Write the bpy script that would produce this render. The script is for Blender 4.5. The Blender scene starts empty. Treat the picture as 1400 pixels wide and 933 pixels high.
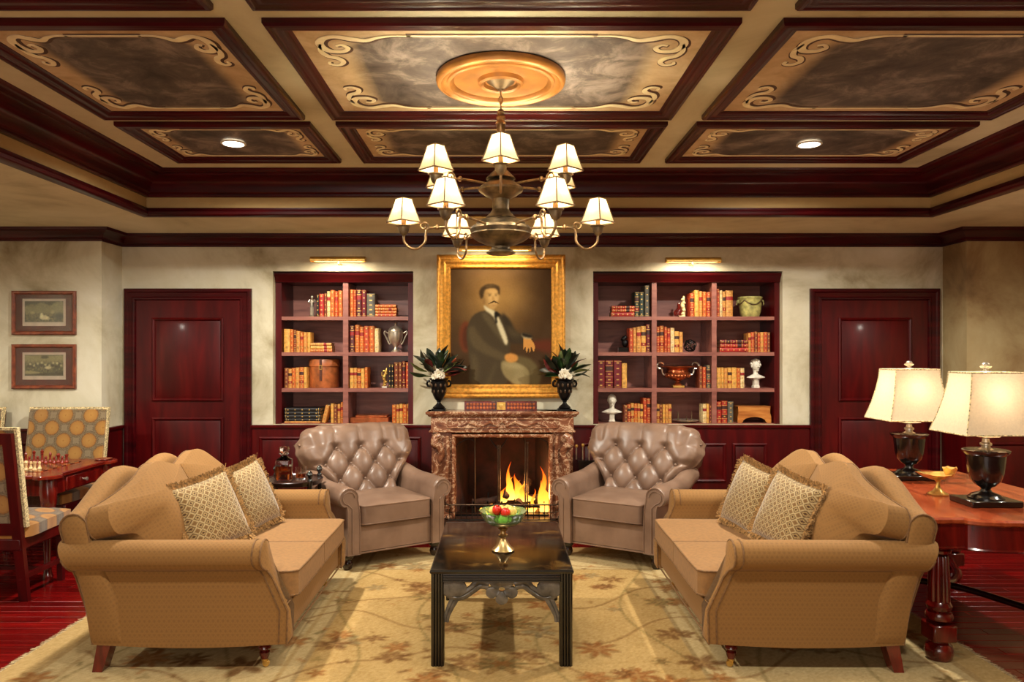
import bpy, bmesh, math, random
import numpy as np
from mathutils import Vector, Matrix
R = math.radians
PI = math.pi
sc = bpy.context.scene
COL = sc.collection
rng = random.Random(7)

# ------------------------------------------------------------------ camera, world, lights, exposure
cam_d = bpy.data.cameras.new('camera')
cam = bpy.data.objects.new('camera', cam_d); COL.objects.link(cam)
cam.location = (0, 0, 1.6); cam.rotation_euler = (R(90), 0, 0)
cam_d.sensor_width = 36; cam_d.lens = 36 * 1000 / 1400
cam_d.shift_x = 0.01; cam_d.shift_y = 0.0125
cam_d.clip_start = 0.05
sc.camera = cam
w = bpy.data.worlds.new('world'); sc.world = w; w.use_nodes = True
w.node_tree.nodes['Background'].inputs[0].default_value = (0.9, 0.75, 0.6, 1)
w.node_tree.nodes['Background'].inputs[1].default_value = 0.05
vs = sc.view_settings
vs.view_transform = 'Standard'; vs.look = 'None'; vs.gamma = 1.0; vs.use_curve_mapping = False
vs.exposure = 0.5

def lamp(name, typ, loc, energy, color, rot=(0, 0, 0), **kw):
    d = bpy.data.lights.new(name, typ); d.energy = energy; d.color = color
    for k, v in kw.items(): setattr(d, k, v)
    o = bpy.data.objects.new(name, d); COL.objects.link(o)
    o.location = loc; o.rotation_euler = rot
    return o
WARM = (1.0, 0.89, 0.66); WARM2 = (1.0, 0.95, 0.82)
# soft warm fill light added behind the camera, out of view
lamp('rear_fill_light', 'AREA', (-.9, -1.72, 1.75), 48, (1.0, 0.93, 0.84), (R(90), 0, 0), shape='RECTANGLE', size=3.0, size_y=1.9)
# recessed ceiling spots: two in view, the rest added out of view as fill
DOWN = [(-1.79, 4.88, 2.985), (2.06, 4.90, 2.985)]
for i, (x, y, z) in enumerate(DOWN + [(-1.79, 2.35, 2.985), (2.06, 2.35, 2.985), (0.0, 2.35, 2.985), (4.25, 4.0, 2.68), (-4.3, 4.2, 2.68)]):
    lamp('downlight_or_fill_spot', 'SPOT', (x, y, z), [330, 280, 85, 75, 85, 130, 120][i], WARM2, (0, 0, 0), spot_size=R(164), spot_blend=0.5, shadow_soft_size=0.06)

# ------------------------------------------------------------------ helpers
def s2l(c):
    return tuple(((v / 255) / 12.92 if v / 255 <= 0.04045 else ((v / 255 + 0.055) / 1.055) ** 2.4) for v in c)

class B:
    """collects polygons for ONE mesh object"""
    def __init__(s): s.v = []; s.f = []; s.m = []
    def add(s, vs_, fs, m=0):
        o = len(s.v); s.v += [tuple(p) for p in vs_]
        for q in fs: s.f.append(tuple(i + o for i in q)); s.m.append(m)
        return s
    def mark(s): return len(s.v)
    def xf(s, M, start=0):
        for i in range(start, len(s.v)): s.v[i] = tuple(M @ Vector(s.v[i]))
        return s
    def box(s, x0, x1, y0, y1, z0, z1, m=0, bev=0):
        if bev <= 0:
            vs_ = [(x, y, z) for x in (x0, x1) for y in (y0, y1) for z in (z0, z1)]
            return s.add(vs_, [(0, 1, 3, 2), (4, 6, 7, 5), (0, 4, 5, 1), (2, 3, 7, 6), (0, 2, 6, 4), (1, 5, 7, 3)], m)
        X = (x0, x1); Y = (y0, y1); Z = (z0, z1); vs_ = []; idx = {}
        for a in (0, 1):
            for b in (0, 1):
                for c in (0, 1):
                    for k in range(3):
                        ox = bev if k != 0 else 0; oy = bev if k != 1 else 0; oz = bev if k != 2 else 0
                        idx[a, b, c, k] = len(vs_)
                        vs_.append((X[a] + (ox if a == 0 else -ox), Y[b] + (oy if b == 0 else -oy), Z[c] + (oz if c == 0 else -oz)))
        fs = []
        for a in (0, 1):
            fs.append([idx[a, b, c, 0] for b, c in ((0, 0), (1, 0), (1, 1), (0, 1))])
            fs.append([idx[b, a, c, 1] for b, c in ((0, 0), (1, 0), (1, 1), (0, 1))])
            fs.append([idx[b, c, a, 2] for b, c in ((0, 0), (1, 0), (1, 1), (0, 1))])
            for b in (0, 1):
                fs.append([idx[a, b, 0, 0], idx[a, b, 1, 0], idx[a, b, 1, 1], idx[a, b, 0, 1]])
                fs.append([idx[a, 0, b, 0], idx[a, 1, b, 0], idx[a, 1, b, 2], idx[a, 0, b, 2]])
                fs.append([idx[0, a, b, 1], idx[1, a, b, 1], idx[1, a, b, 2], idx[0, a, b, 2]])
                for c in (0, 1): fs.append([idx[a, b, c, 0], idx[a, b, c, 1], idx[a, b, c, 2]])
        return s.add(vs_, fs, m)
    def loft(s, rings, m=0, closed=True, loop=False, cap=(True, True)):
        n = len(rings[0]); o = len(s.v); k = len(rings)
        for r in rings: s.v += [tuple(p) for p in r]
        for i in range(k if loop else k - 1):
            i2 = (i + 1) % k
            for j in range(n if closed else n - 1):
                j2 = (j + 1) % n
                s.f.append((o + i * n + j, o + i * n + j2, o + i2 * n + j2, o + i2 * n + j)); s.m.append(m)
        if not loop and closed:
            if cap[0]: s.f.append(tuple(o + j for j in range(n))); s.m.append(m)
            if cap[1]: s.f.append(tuple(o + (k - 1) * n + j for j in range(n))); s.m.append(m)
        return s
    def lathe(s, prof, n=16, m=0, o=(0, 0, 0), a0=0.0, sq=None):
        rings = []
        for r, z in prof:
            r = max(r, 1e-4)
            rings.append([(o[0] + r * math.cos(a0 + 2 * PI * j / n), o[1] + r * math.sin(a0 + 2 * PI * j / n), o[2] + z) for j in range(n)])
        return s.loft(rings, m)
    def ell(s, c, r, n=10, k=6, m=0):
        rings = []
        for i in range(k + 1):
            t = -PI / 2 + PI * i / k; cr = max(math.cos(t), 1e-3)
            rings.append([(c[0] + r[0] * cr * math.cos(2 * PI * j / n), c[1] + r[1] * cr * math.sin(2 * PI * j / n), c[2] + r[2] * math.sin(t)) for j in range(n)])
        return s.loft(rings, m)
    def tube(s, pts, r, n=8, m=0, loop=False):
        P = [Vector(p) for p in pts]; k = len(P)
        rr = list(r) if isinstance(r, (list, tuple)) else [r] * k
        if len(rr) != k: rr = [float(x) for x in np.interp(np.linspace(0, len(rr) - 1, k), range(len(rr)), rr)]
        T = []
        for i in range(k):
            a = P[(i - 1) % k] if (loop or i > 0) else P[i]; b_ = P[(i + 1) % k] if (loop or i < k - 1) else P[i]
            d = (b_ - a); T.append(d.normalized() if d.length > 1e-9 else Vector((0, 0, 1)))
        up = Vector((0, 0, 1)) if abs(T[0].z) < 0.9 else Vector((1, 0, 0))
        nrm = (up - T[0] * up.dot(T[0])).normalized(); rings = []
        for i in range(k):
            nrm = nrm - T[i] * nrm.dot(T[i])
            nrm = nrm.normalized() if nrm.length > 1e-6 else T[i].orthogonal().normalized()
            bn = T[i].cross(nrm)
            rings.append([P[i] + (nrm * math.cos(2 * PI * j / n) + bn * math.sin(2 * PI * j / n)) * rr[i] for j in range(n)])
        return s.loft(rings, m, loop=loop)
    def prism(s, poly, f0, f1, m=0):
        """poly 2D outline; f0/f1 map (a,b) to 3D for both ends"""
        return s.loft([[f0(*p) for p in poly], [f1(*p) for p in poly]], m)
    def sweep(s, path, prof, fn, loop=False, side=1, m=0):
        """mitred sweep of profile (offset, height) along a 2D path, offset to the left (side=1)"""
        P = [Vector(p) for p in path]; k = len(P); rings = []
        for i in range(k):
            ns = []
            if loop or i > 0: d = (P[i] - P[(i - 1) % k]).normalized(); ns.append(Vector((-d.y, d.x)))
            if loop or i < k - 1: d = (P[(i + 1) % k] - P[i]).normalized(); ns.append(Vector((-d.y, d.x)))
            mv = ns[0] if len(ns) == 1 else (ns[0] + ns[1]) / (1 + ns[0].dot(ns[1]))
            rings.append([fn(P[i] + mv * (side * o), h) for o, h in prof])
        return s.loft(rings, m, loop=loop)

def mesh(name, b, mats, smooth=True, ang=38, fix=True):
    me = bpy.data.meshes.new(name)
    me.from_pydata([(float(p[0]), float(p[1]), float(p[2])) for p in b.v], [], b.f)
    if not isinstance(mats, (list, tuple)): mats = [mats]
    for m in mats: me.materials.append(m)
    if len(mats) > 1: me.polygons.foreach_set('material_index', b.m)
    if fix:
        bm = bmesh.new(); bm.from_mesh(me)
        bmesh.ops.remove_doubles(bm, verts=bm.verts, dist=2e-5)
        bmesh.ops.recalc_face_normals(bm, faces=bm.faces); bm.to_mesh(me); bm.free()
    if smooth:
        me.polygons.foreach_set('use_smooth', [True] * len(me.polygons))
        me.set_sharp_from_angle(angle=R(ang))
    me.update()
    return me

def put(name, me, parent=None, loc=(0, 0, 0), rot=(0, 0, 0), label=None, cat=None, group=None, kind=None, sub=0):
    o = bpy.data.objects.new(name, me); COL.objects.link(o)
    o.location = loc; o.rotation_euler = rot
    if parent is not None: o.parent = parent
    tag(o, label, cat, group, kind)
    if sub:
        md = o.modifiers.new('sub', 'SUBSURF'); md.levels = sub; md.render_levels = sub
    return o
def tag(o, label=None, cat=None, group=None, kind=None):
    if label: o['label'] = label
    if cat: o['category'] = cat
    if group: o['group'] = group
    if kind: o['kind'] = kind
    return o
def obj(name, b, mats, parent=None, loc=(0, 0, 0), rot=(0, 0, 0), label=None, cat=None, group=None, kind=None, smooth=True, ang=38, sub=0, fix=True):
    return put(name, mesh(name, b, mats, smooth, ang, fix), parent, loc, rot, label, cat, group, kind, sub)
def empty(name, loc, label, cat, rot=(0, 0, 0), group=None):
    o = bpy.data.objects.new(name, None); COL.objects.link(o); o.empty_display_size = 0.1
    o.location = loc; o.rotation_euler = rot
    return tag(o, label, cat, group)
def dup(root, loc, rot=None, label=None):
    kids = {}
    for o in list(sc.objects):
        if o.parent is not None: kids.setdefault(o.parent.name, []).append(o)
    def cp(o, par):
        c = o.copy(); COL.objects.link(c)
        if par is not None: c.parent = par
        for ch in kids.get(o.name, []): cp(ch, c)
        return c
    r = cp(root, None); r.location = loc
    if rot is not None: r.rotation_euler = rot
    if label: r['label'] = label
    return r
def lerp(a, b, t): return a + (b - a) * t
def sstep(a, b, x):
    t = min(1, max(0, (x - a) / (b - a))); return t * t * (3 - 2 * t)
def cat_rom(pts, k=6, loop=False):
    out = []; n = len(pts); V = [Vector(p) for p in pts]
    for i in range(n if loop else n - 1):
        p0 = V[(i - 1) % n] if (loop or i > 0) else V[0]; p1 = V[i]; p2 = V[(i + 1) % n]
        p3 = V[(i + 2) % n] if (loop or i < n - 2) else V[-1]
        for j in range(k):
            t = j / k
            out.append(0.5 * ((2 * p1) + (p2 - p0) * t + (2 * p0 - 5 * p1 + 4 * p2 - p3) * t * t + (3 * p1 - p0 - 3 * p2 + p3) * t ** 3))
    if not loop: out.append(V[-1])
    return out
def ribbon(path, wd):
    """outline polygon of a variable width ribbon around a 2D path"""
    L = []; Q = []; k = len(path); P = [Vector(p[:2]) for p in path]
    for i in range(k):
        d = (P[min(i + 1, k - 1)] - P[max(i - 1, 0)])
        d = d.normalized() if d.length > 1e-9 else Vector((1, 0)); n_ = Vector((-d.y, d.x))
        t = i / (k - 1) * (len(wd) - 1); a = int(min(t, len(wd) - 2)); h = lerp(wd[a], wd[a + 1], t - a) / 2
        L.append(P[i] + n_ * h); Q.append(P[i] - n_ * h)
    return L, Q
def ribbon_solid(b, path, wd, fn, t0, t1, m=0):
    L, Q = ribbon(path, wd)
    tm = lerp(t0, t1, .75)
    rings = [[fn(l, t0), fn(q, t0), fn(q, tm), fn(q * .8 + l * .2, t1), fn(q * .62 + l * .38, t1), fn(q * .5 + l * .5, tm), fn(q * .38 + l * .62, t1), fn(q * .2 + l * .8, t1), fn(l, tm)] for l, q in zip(L, Q)]
    b.loft(rings, m)

# ------------------------------------------------------------------ materials (procedural)
def base_mat(name, rough=0.5, metal=0.0, **kw):
    m = bpy.data.materials.new(name); m.use_nodes = True
    p = m.node_tree.nodes['Principled BSDF']
    p.inputs['Roughness'].default_value = rough; p.inputs['Metallic'].default_value = metal
    for k, v in kw.items(): p.inputs[k.replace('_', ' ')].default_value = v
    return m, m.node_tree, p
def N(nt, typ, **kw):
    n = nt.nodes.new(typ)
    for k, v in kw.items():
        if k in n.inputs: n.inputs[k].default_value = v
        else: setattr(n, k, v)
    return n
def ramp(nt, src, stops, interp='LINEAR'):
    r = nt.nodes.new('ShaderNodeValToRGB'); r.color_ramp.interpolation = interp
    e = r.color_ramp.elements
    while len(e) > 1: e.remove(e[-1])
    e[0].position = stops[0][0]; e[0].color = (*s2l(stops[0][1]), 1)
    for p_, c in stops[1:]:
        x = e.new(p_); x.color = (*s2l(c), 1)
    nt.links.new(src, r.inputs[0]); return r.outputs[0]
def coords(nt, scale=(1, 1, 1), rot=(0, 0, 0), src='Object'):
    tc = nt.nodes.new('ShaderNodeTexCoord'); mp = nt.nodes.new('ShaderNodeMapping')
    mp.inputs['Scale'].default_value = scale; mp.inputs['Rotation'].default_value = rot
    nt.links.new(tc.outputs[src], mp.inputs[0]); return mp.outputs[0]
def bump(nt, p, src, strength=0.2, dist=0.01):
    b = nt.nodes.new('ShaderNodeBump'); b.inputs['Strength'].default_value = strength; b.inputs['Distance'].default_value = dist
    nt.links.new(src, b.inputs['Height']); nt.links.new(b.outputs[0], p.inputs['Normal'])
def plain(name, c, rough=0.5, metal=0.0, var=0.12, scale=14, bmp=0.0, **kw):
    """one colour with a little cloudy variation"""
    m, nt, p = base_mat(name, rough, metal, **kw)
    n = N(nt, 'ShaderNodeTexNoise', Scale=scale, Detail=4.0)
    nt.links.new(coords(nt), n.inputs['Vector'])
    lo = tuple(max(0, v * (1 - var)) for v in c); hi = tuple(min(255, v * (1 + var)) for v in c)
    nt.links.new(ramp(nt, n.outputs['Fac'], [(0.3, lo), (0.7, hi)]), p.inputs['Base Color'])
    if bmp: bump(nt, p, n.outputs['Fac'], bmp, 0.004)
    return m
def wood(name, dark, mid, light, scale=(1.2, 14, 14), rough=0.28, coat=0.4, rand=False):
    m, nt, p = base_mat(name, rough, 0.0); p.inputs['Coat Weight'].default_value = coat; p.inputs['Coat Roughness'].default_value = 0.12
    n = N(nt, 'ShaderNodeTexNoise', Scale=2.2, Detail=6.0, Distortion=0.6)
    vec = coords(nt, scale)
    if rand:
        oi = nt.nodes.new('ShaderNodeObjectInfo'); ad = N(nt, 'ShaderNodeVectorMath', operation='ADD')
        ml = N(nt, 'ShaderNodeMath', operation='MULTIPLY'); ml.inputs[1].default_value = 37.0
        nt.links.new(oi.outputs['Random'], ml.inputs[0]); nt.links.new(vec, ad.inputs[0]); nt.links.new(ml.outputs[0], ad.inputs[1]); vec = ad.outputs[0]
    nt.links.new(vec, n.inputs['Vector'])
    c = ramp(nt, n.outputs['Fac'], [(0.28, dark), (0.5, mid), (0.75, light)])
    if rand:
        hv = N(nt, 'ShaderNodeHueSaturation'); mr = N(nt, 'ShaderNodeMapRange')
        mr.inputs[3].default_value = 0.7; mr.inputs[4].default_value = 1.3
        nt.links.new(oi.outputs['Random'], mr.inputs[0]); nt.links.new(mr.outputs[0], hv.inputs['Value']); nt.links.new(c, hv.inputs['Color']); c = hv.outputs[0]
    nt.links.new(c, p.inputs['Base Color'])
    return m

M = {}
M['mahogany'] = wood('mahogany', (54, 0, 2), (70, 1, 3), (88, 4, 5), (6, 6, 1.0), 0.38, 0.12)
M['mahogany_moulding'] = wood('mahogany_moulding', (36, 0, 2), (56, 0, 4), (76, 3, 7), (1, 1, 8), 0.34, 0.06)  # darker than the plain mahogany, shade of the unlit crown put into the colour
for k_ in ('mahogany', 'mahogany_moulding'): M[k_].node_tree.nodes['Principled BSDF'].inputs['Specular IOR Level'].default_value = 0.3
M['lit_shelf_wood'] = wood('lit_shelf_wood', (112, 60, 52), (142, 86, 74), (160, 102, 86), (1.2, 10, 10), 0.4, 0.2)  # lightened, the lamp light on shelves and dividers is put into the colour
M['table_wood'] = wood('red_table_wood', (112, 40, 18), (146, 60, 28), (170, 82, 42), (9, 1.2, 9), 0.26, 0.3)
M['chess_wood'] = wood('chess_table_wood', (84, 16, 8), (118, 28, 14), (146, 46, 24), (9, 1.2, 9), 0.2, 0.4)
M['leg_wood'] = wood('turned_leg_wood', (56, 4, 4), (88, 10, 6), (118, 22, 12), (8, 8, 1.5), 0.22, 0.6)
M['plank'] = wood('floor_plank', (74, 2, 4), (108, 6, 6), (134, 14, 12), (1.0, 18, 18), 0.25, 0.3, True)
M['honey'] = wood('honey_wood', (150, 84, 34), (184, 112, 50), (206, 140, 70), (2, 14, 14), 0.35, 0.3)
M['black_wood'] = wood('black_lacquer', (10, 8, 8), (18, 14, 12), (30, 24, 20), (2, 2, 8), 0.18, 0.5)
M['fret'] = plain('ebonised_fretwork', (84, 77, 68), 0.3, 0.0, 0.3, 22, 0.1)
M['black_metal'] = plain('black_iron', (20, 18, 18), 0.35, 0.6)
M['dark_leg'] = wood('dark_leg', (18, 5, 5), (30, 9, 8), (44, 14, 12), (6, 6, 2), 0.2, 0.6)
M['brass'] = plain('brass', (212, 168, 88), 0.34, 0.75, 0.1)
M['compote_metal'] = plain('compote_metal', (196, 164, 112), 0.3, 1.0, 0.12)
M['fender_metal'] = plain('fender_steel', (96, 78, 62), 0.4, 0.9, 0.2)
M['gold'] = plain('gilt', (206, 164, 84), 0.34, 0.7, 0.16, 30, 0.15)
M['gilt_leaf'] = plain('gilt_frame', (214, 152, 62), 0.4, 0.55, 0.14, 40, 0.12)
M['medal'] = plain('gilt_plaster', (158, 104, 46), 0.4, 0.3, 0.14, 9)
M['bronze'] = plain('aged_bronze', (112, 96, 72), 0.42, 0.75, 0.35, 18, 0.15)
M['bronze_arm'] = plain('bronze_arm', (128, 100, 66), 0.4, 0.7, 0.3, 26)
M['silver'] = plain('silver', (214, 204, 186), 0.3, 0.85, 0.15)
M['copper'] = plain('copper', (190, 106, 64), 0.3, 0.85, 0.2)
M['white_stone'] = plain('white_bisque', (222, 214, 196), 0.5, 0, 0.08, 30)
M['celadon'] = plain('celadon_glaze', (168, 160, 96), 0.35, 0, 0.22, 26, 0.1)
M['page'] = plain('page_edge', (206, 184, 140), 0.8, 0, 0.15, 60)
M['cream_paper'] = plain('cream_paper', (226, 206, 184), 0.7, 0, 0.05)
M['mat_board'] = plain('mat_board', (98, 30, 20), 0.7, 0, 0.1)
M['frame_wood'] = wood('frame_wood', (84, 34, 20), (118, 54, 32), (150, 76, 46), (9, 9, 9), 0.3, 0.4)
M['tan_leather'] = plain('tan_leather', (160, 88, 46), 0.4, 0, 0.2, 18, 0.1)
M['strap'] = plain('strap_leather', (84, 40, 24), 0.4, 0, 0.2, 30)
M['fire_brick'] = plain('sooty_firebrick', (44, 18, 12), 0.9, 0, 0.5, 9, 0.3)
M['hearth'] = plain('dark_hearth_stone', (52, 34, 26), 0.3, 0, 0.35, 16)
M['bark'] = plain('charred_log', (46, 28, 20), 0.9, 0, 0.5, 22, 0.6)
M['marbled_black'] = plain('faux_tortoise', (34, 18, 14), 0.25, 0, 0.6, 18)

def plaster(name, stops, sc_=1.3, rough=0.75):
    m, nt, p = base_mat(name, rough)
    n = N(nt, 'ShaderNodeTexNoise', Scale=sc_, Detail=7.0, Roughness=0.62, Distortion=0.5)
    nt.links.new(coords(nt, (1, 1, 1)), n.inputs['Vector'])
    nt.links.new(ramp(nt, n.outputs['Fac'], stops), p.inputs['Base Color'])
    n2 = N(nt, 'ShaderNodeTexNoise', Scale=24.0, Detail=4.0); bump(nt, p, n2.outputs['Fac'], 0.08, 0.01)
    return m
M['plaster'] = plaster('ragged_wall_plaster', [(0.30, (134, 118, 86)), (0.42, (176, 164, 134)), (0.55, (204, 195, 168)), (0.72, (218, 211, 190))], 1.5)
M['plaster_shaded'] = plaster('shaded_wall_plaster', [(0.3, (112, 86, 54)), (0.42, (142, 114, 74)), (0.56, (168, 146, 102)), (0.72, (180, 162, 120))], 1.5)  # same wall paint darkened, the dimmer light on this side is in the colour
M['ceil'] = plaster('ceiling_paint', [(0.25, (166, 156, 118)), (0.45, (202, 194, 156)), (0.65, (218, 211, 176)), (0.85, (230, 223, 194))], 1.4)
M['fascia'] = plaster('fascia_paint', [(0.3, (166, 132, 80)), (0.7, (194, 162, 106))], 1.0)

def field_mat():
    m, nt, p = base_mat('painted_ceiling_panel', 0.6)
    at = N(nt, 'ShaderNodeAttribute', attribute_name='field')
    n = N(nt, 'ShaderNodeTexNoise', Scale=4.2, Detail=8.0, Roughness=0.68, Distortion=0.5)
    nt.links.new(coords(nt), n.inputs['Vector'])
    dk = ramp(nt, n.outputs['Fac'], [(0.32, (44, 34, 28)), (0.5, (86, 74, 64)), (0.66, (140, 126, 112))])
    lt = ramp(nt, n.outputs['Fac'], [(0.25, (164, 132, 88)), (0.5, (200, 172, 128)), (0.75, (222, 200, 160))])
    mx = N(nt, 'ShaderNodeMix', data_type='RGBA'); nt.links.new(at.outputs['Fac'], mx.inputs[0])
    nt.links.new(lt, mx.inputs[6]); nt.links.new(dk, mx.inputs[7]); nt.links.new(mx.outputs[2], p.inputs['Base Color'])
    return m
M['panel_field'] = field_mat()
M['scroll'] = plain('scroll_cream', (244, 224, 178), 0.6, 0, 0.08, 10)
M['scroll_line'] = plain('scroll_outline', (74, 46, 24), 0.6, 0, 0.1)

def vcol_mat(name, rough=0.6, weave=0, amp=0.15, spec=0.5):
    m, nt, p = base_mat(name, rough); p.inputs['Specular IOR Level'].default_value = spec
    at = N(nt, 'ShaderNodeAttribute', attribute_name='col')
    c = at.outputs['Color']
    if weave:
        n = N(nt, 'ShaderNodeTexNoise', Scale=weave, Detail=5.0, Roughness=0.7); nt.links.new(coords(nt), n.inputs['Vector'])
        mr = N(nt, 'ShaderNodeMapRange'); mr.inputs[1].default_value = 0.25; mr.inputs[2].default_value = 0.75
        mr.inputs[3].default_value = 1 - amp; mr.inputs[4].default_value = 1 + amp; nt.links.new(n.outputs['Fac'], mr.inputs[0])
        hv = N(nt, 'ShaderNodeHueSaturation'); nt.links.new(c, hv.inputs['Color']); nt.links.new(mr.outputs[0], hv.inputs['Value']); c = hv.outputs[0]
        bump(nt, p, n.outputs['Fac'], 0.35, 0.004)
    nt.links.new(c, p.inputs['Base Color']); return m
M['rug'] = vcol_mat('oushak_rug', 0.95, 130, 0.16, 0.1)
M['canvas'] = vcol_mat('oil_painting', 0.8, 60, 0.08, 0.15)
M['print'] = vcol_mat('sepia_print', 0.5)

def lattice(name, scale, stops, metric='MANHATTAN', rough=0.85, rot=(0, 0, 0), bmp=0.3, axis=None, sheen=0.3, stretch=(1, 1, 1)):
    """regular woven lattice from an unjittered cell texture"""
    m, nt, p = base_mat(name, rough); p.inputs['Sheen Weight'].default_value = sheen; p.inputs['Specular IOR Level'].default_value = 0.25
    v = N(nt, 'ShaderNodeTexVoronoi', voronoi_dimensions='3D' if axis is None else '2D', feature='F1', distance=metric)
    v.inputs['Scale'].default_value = scale; v.inputs['Randomness'].default_value = 0.0
    vec = coords(nt, stretch, rot)
    if axis is not None:
        sp = nt.nodes.new('ShaderNodeSeparateXYZ'); cb = nt.nodes.new('ShaderNodeCombineXYZ')
        nt.links.new(vec, sp.inputs[0]); nt.links.new(sp.outputs[axis[0]], cb.inputs[0]); nt.links.new(sp.outputs[axis[1]], cb.inputs[1])
        if len(axis) > 2:   # turn the grid by 45 degrees
            vr = N(nt, 'ShaderNodeVectorRotate', rotation_type='Z_AXIS'); vr.inputs['Angle'].default_value = R(45)
            nt.links.new(cb.outputs[0], vr.inputs['Vector']); vec = vr.outputs[0]
        else: vec = cb.outputs[0]
    nt.links.new(vec, v.inputs['Vector'])
    n = N(nt, 'ShaderNodeTexNoise', Scale=180.0, Detail=2.0); nt.links.new(coords(nt), n.inputs['Vector'])
    ad = N(nt, 'ShaderNodeMath', operation='MULTIPLY_ADD'); ad.inputs[1].default_value = 0.25; nt.links.new(n.outputs['Fac'], ad.inputs[0])
    sb = N(nt, 'ShaderNodeMath', operation='SUBTRACT'); sb.inputs[1].default_value = 0.125
    nt.links.new(v.outputs['Distance'], ad.inputs[2]); nt.links.new(ad.outputs[0], sb.inputs[0])
    nt.links.new(ramp(nt, sb.outputs[0], stops), p.inputs['Base Color'])
    if bmp: bump(nt, p, v.outputs['Distance'], bmp, 0.003)
    return m
M['sofa'] = lattice('gold_tan_sofa_weave', 58, [(0.1, (126, 90, 48)), (0.45, (138, 98, 52)), (0.8, (150, 108, 60))], 'CHEBYCHEV', 0.8, rot=(R(45), R(45), 0), bmp=0.2, sheen=0.05)
M['sofa_plain'] = plain('sofa_plain_cloth', (138, 98, 54), 0.85, 0, 0.06, 50, 0.1, Sheen_Weight=0.05)
M['piping'] = plain('sofa_piping', (112, 78, 42), 0.8, 0, 0.15, 60)
M['pillow'] = lattice('pillow_lattice', 23, [(0.10, (78, 48, 22)), (0.24, (176, 148, 98)), (0.38, (84, 54, 24)), (0.56, (186, 162, 116)), (0.75, (120, 88, 48))], 'MANHATTAN', 0.85, axis=(0, 2))
M['pillow_edge'] = plain('pillow_back', (150, 118, 72), 0.85, 0, 0.15, 40)
M['fringe'] = plain('brush_fringe', (140, 104, 60), 0.9, 0, 0.4, 90)
M['medallion_cloth'] = lattice('medallion_cloth', 6.6, [(0.0, (146, 96, 40)), (0.05, (172, 126, 62)), (0.34, (160, 112, 54)), (0.39, (140, 90, 38)), (0.42, (84, 66, 50)), (0.46, (138, 118, 84)), (0.51, (88, 70, 52)), (0.56, (136, 118, 90)), (0.75, (126, 108, 82))], 'EUCLIDEAN', 0.85, axis=(0, 2, 1), bmp=0.1)
M['medallion_seat'] = lattice('medallion_seat_cloth', 6.6, [(0.0, (146, 96, 40)), (0.34, (170, 118, 54)), (0.39, (132, 86, 38)), (0.42, (84, 66, 50)), (0.46, (124, 104, 80)), (0.51, (80, 64, 52)), (0.56, (118, 100, 80)), (0.75, (108, 92, 74))], 'EUCLIDEAN', 0.85, axis=(0, 1, 1), bmp=0.1)
M['gimp'] = plain('cream_gimp', (186, 164, 122), 0.85, 0, 0.4, 90, 0.2)

def leather():
    m, nt, p = base_mat('taupe_leather', 0.38); p.inputs['Coat Weight'].default_value = 0.15; p.inputs['Coat Roughness'].default_value = 0.3
    n = N(nt, 'ShaderNodeTexNoise', Scale=5.0, Detail=6.0); nt.links.new(coords(nt), n.inputs['Vector'])
    nt.links.new(ramp(nt, n.outputs['Fac'], [(0.3, (112, 85, 68)), (0.6, (137, 108, 89)), (0.8, (153, 125, 104))]), p.inputs['Base Color'])
    v = N(nt, 'ShaderNodeTexVoronoi', Scale=160.0); nt.links.new(coords(nt), v.inputs['Vector']); bump(nt, p, v.outputs['Distance'], 0.06, 0.002)
    return m
M['leather'] = leather()
def marble():
    m, nt, p = base_mat('rouge_marble', 0.2)
    n = N(nt, 'ShaderNodeTexNoise', Scale=5.0, Detail=8.0, Roughness=0.65, Distortion=1.6); nt.links.new(coords(nt, (1, 1, 1.4)), n.inputs['Vector'])
    nt.links.new(ramp(nt, n.outputs['Fac'], [(0.28, (74, 40, 28)), (0.42, (124, 74, 50)), (0.485, (150, 98, 68)), (0.505, (226, 196, 160)), (0.525, (142, 88, 60)), (0.62, (112, 62, 42)), (0.66, (200, 160, 122)), (0.70, (120, 70, 48)), (0.85, (170, 120, 86))]), p.inputs['Base Color'])
    return m
M['marble'] = marble()
def lacquer_top():
    m, nt, p = base_mat('lacquer_top', 0.09)
    n = N(nt, 'ShaderNodeTexNoise', Scale=7.0, Detail=6.0, Distortion=0.6); nt.links.new(coords(nt, (1, 1.4, 1)), n.inputs['Vector'])
    nt.links.new(ramp(nt, n.outputs['Fac'], [(0.5, (16, 10, 8)), (0.6, (44, 28, 14)), (0.74, (110, 78, 34))]), p.inputs['Base Color'])
    return m
M['lacquer_top'] = lacquer_top()
def checker():
    m, nt, p = base_mat('chess_squares', 0.2)
    c = N(nt, 'ShaderNodeTexChecker', Scale=1 / 0.056); c.inputs[1].default_value = (*s2l((150, 84, 40)), 1); c.inputs[2].default_value = (*s2l((64, 16, 10)), 1)
    nt.links.new(coords(nt, (1, 1, 0.001)), c.inputs[0]); nt.links.new(c.outputs[0], p.inputs['Base Color']); return m
M['checker'] = checker()
def glass(name, c, rough=0.02, ior=1.45):
    m, nt, p = base_mat(name, rough); p.inputs['Transmission Weight'].default_value = 1.0; p.inputs['IOR'].default_value = ior
    p.inputs['Base Color'].default_value = (*s2l(c), 1); return m
M['glass'] = glass('clear_glass', (250, 250, 248))
M['amber'] = glass('amber_spirit', (206, 110, 40), 0.02, 1.36)
M['green_glass'] = glass('green_glass', (190, 226, 150), 0.1, 1.25); M['green_glass'].node_tree.nodes['Principled BSDF'].inputs['Transmission Weight'].default_value = 0.8
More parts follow.
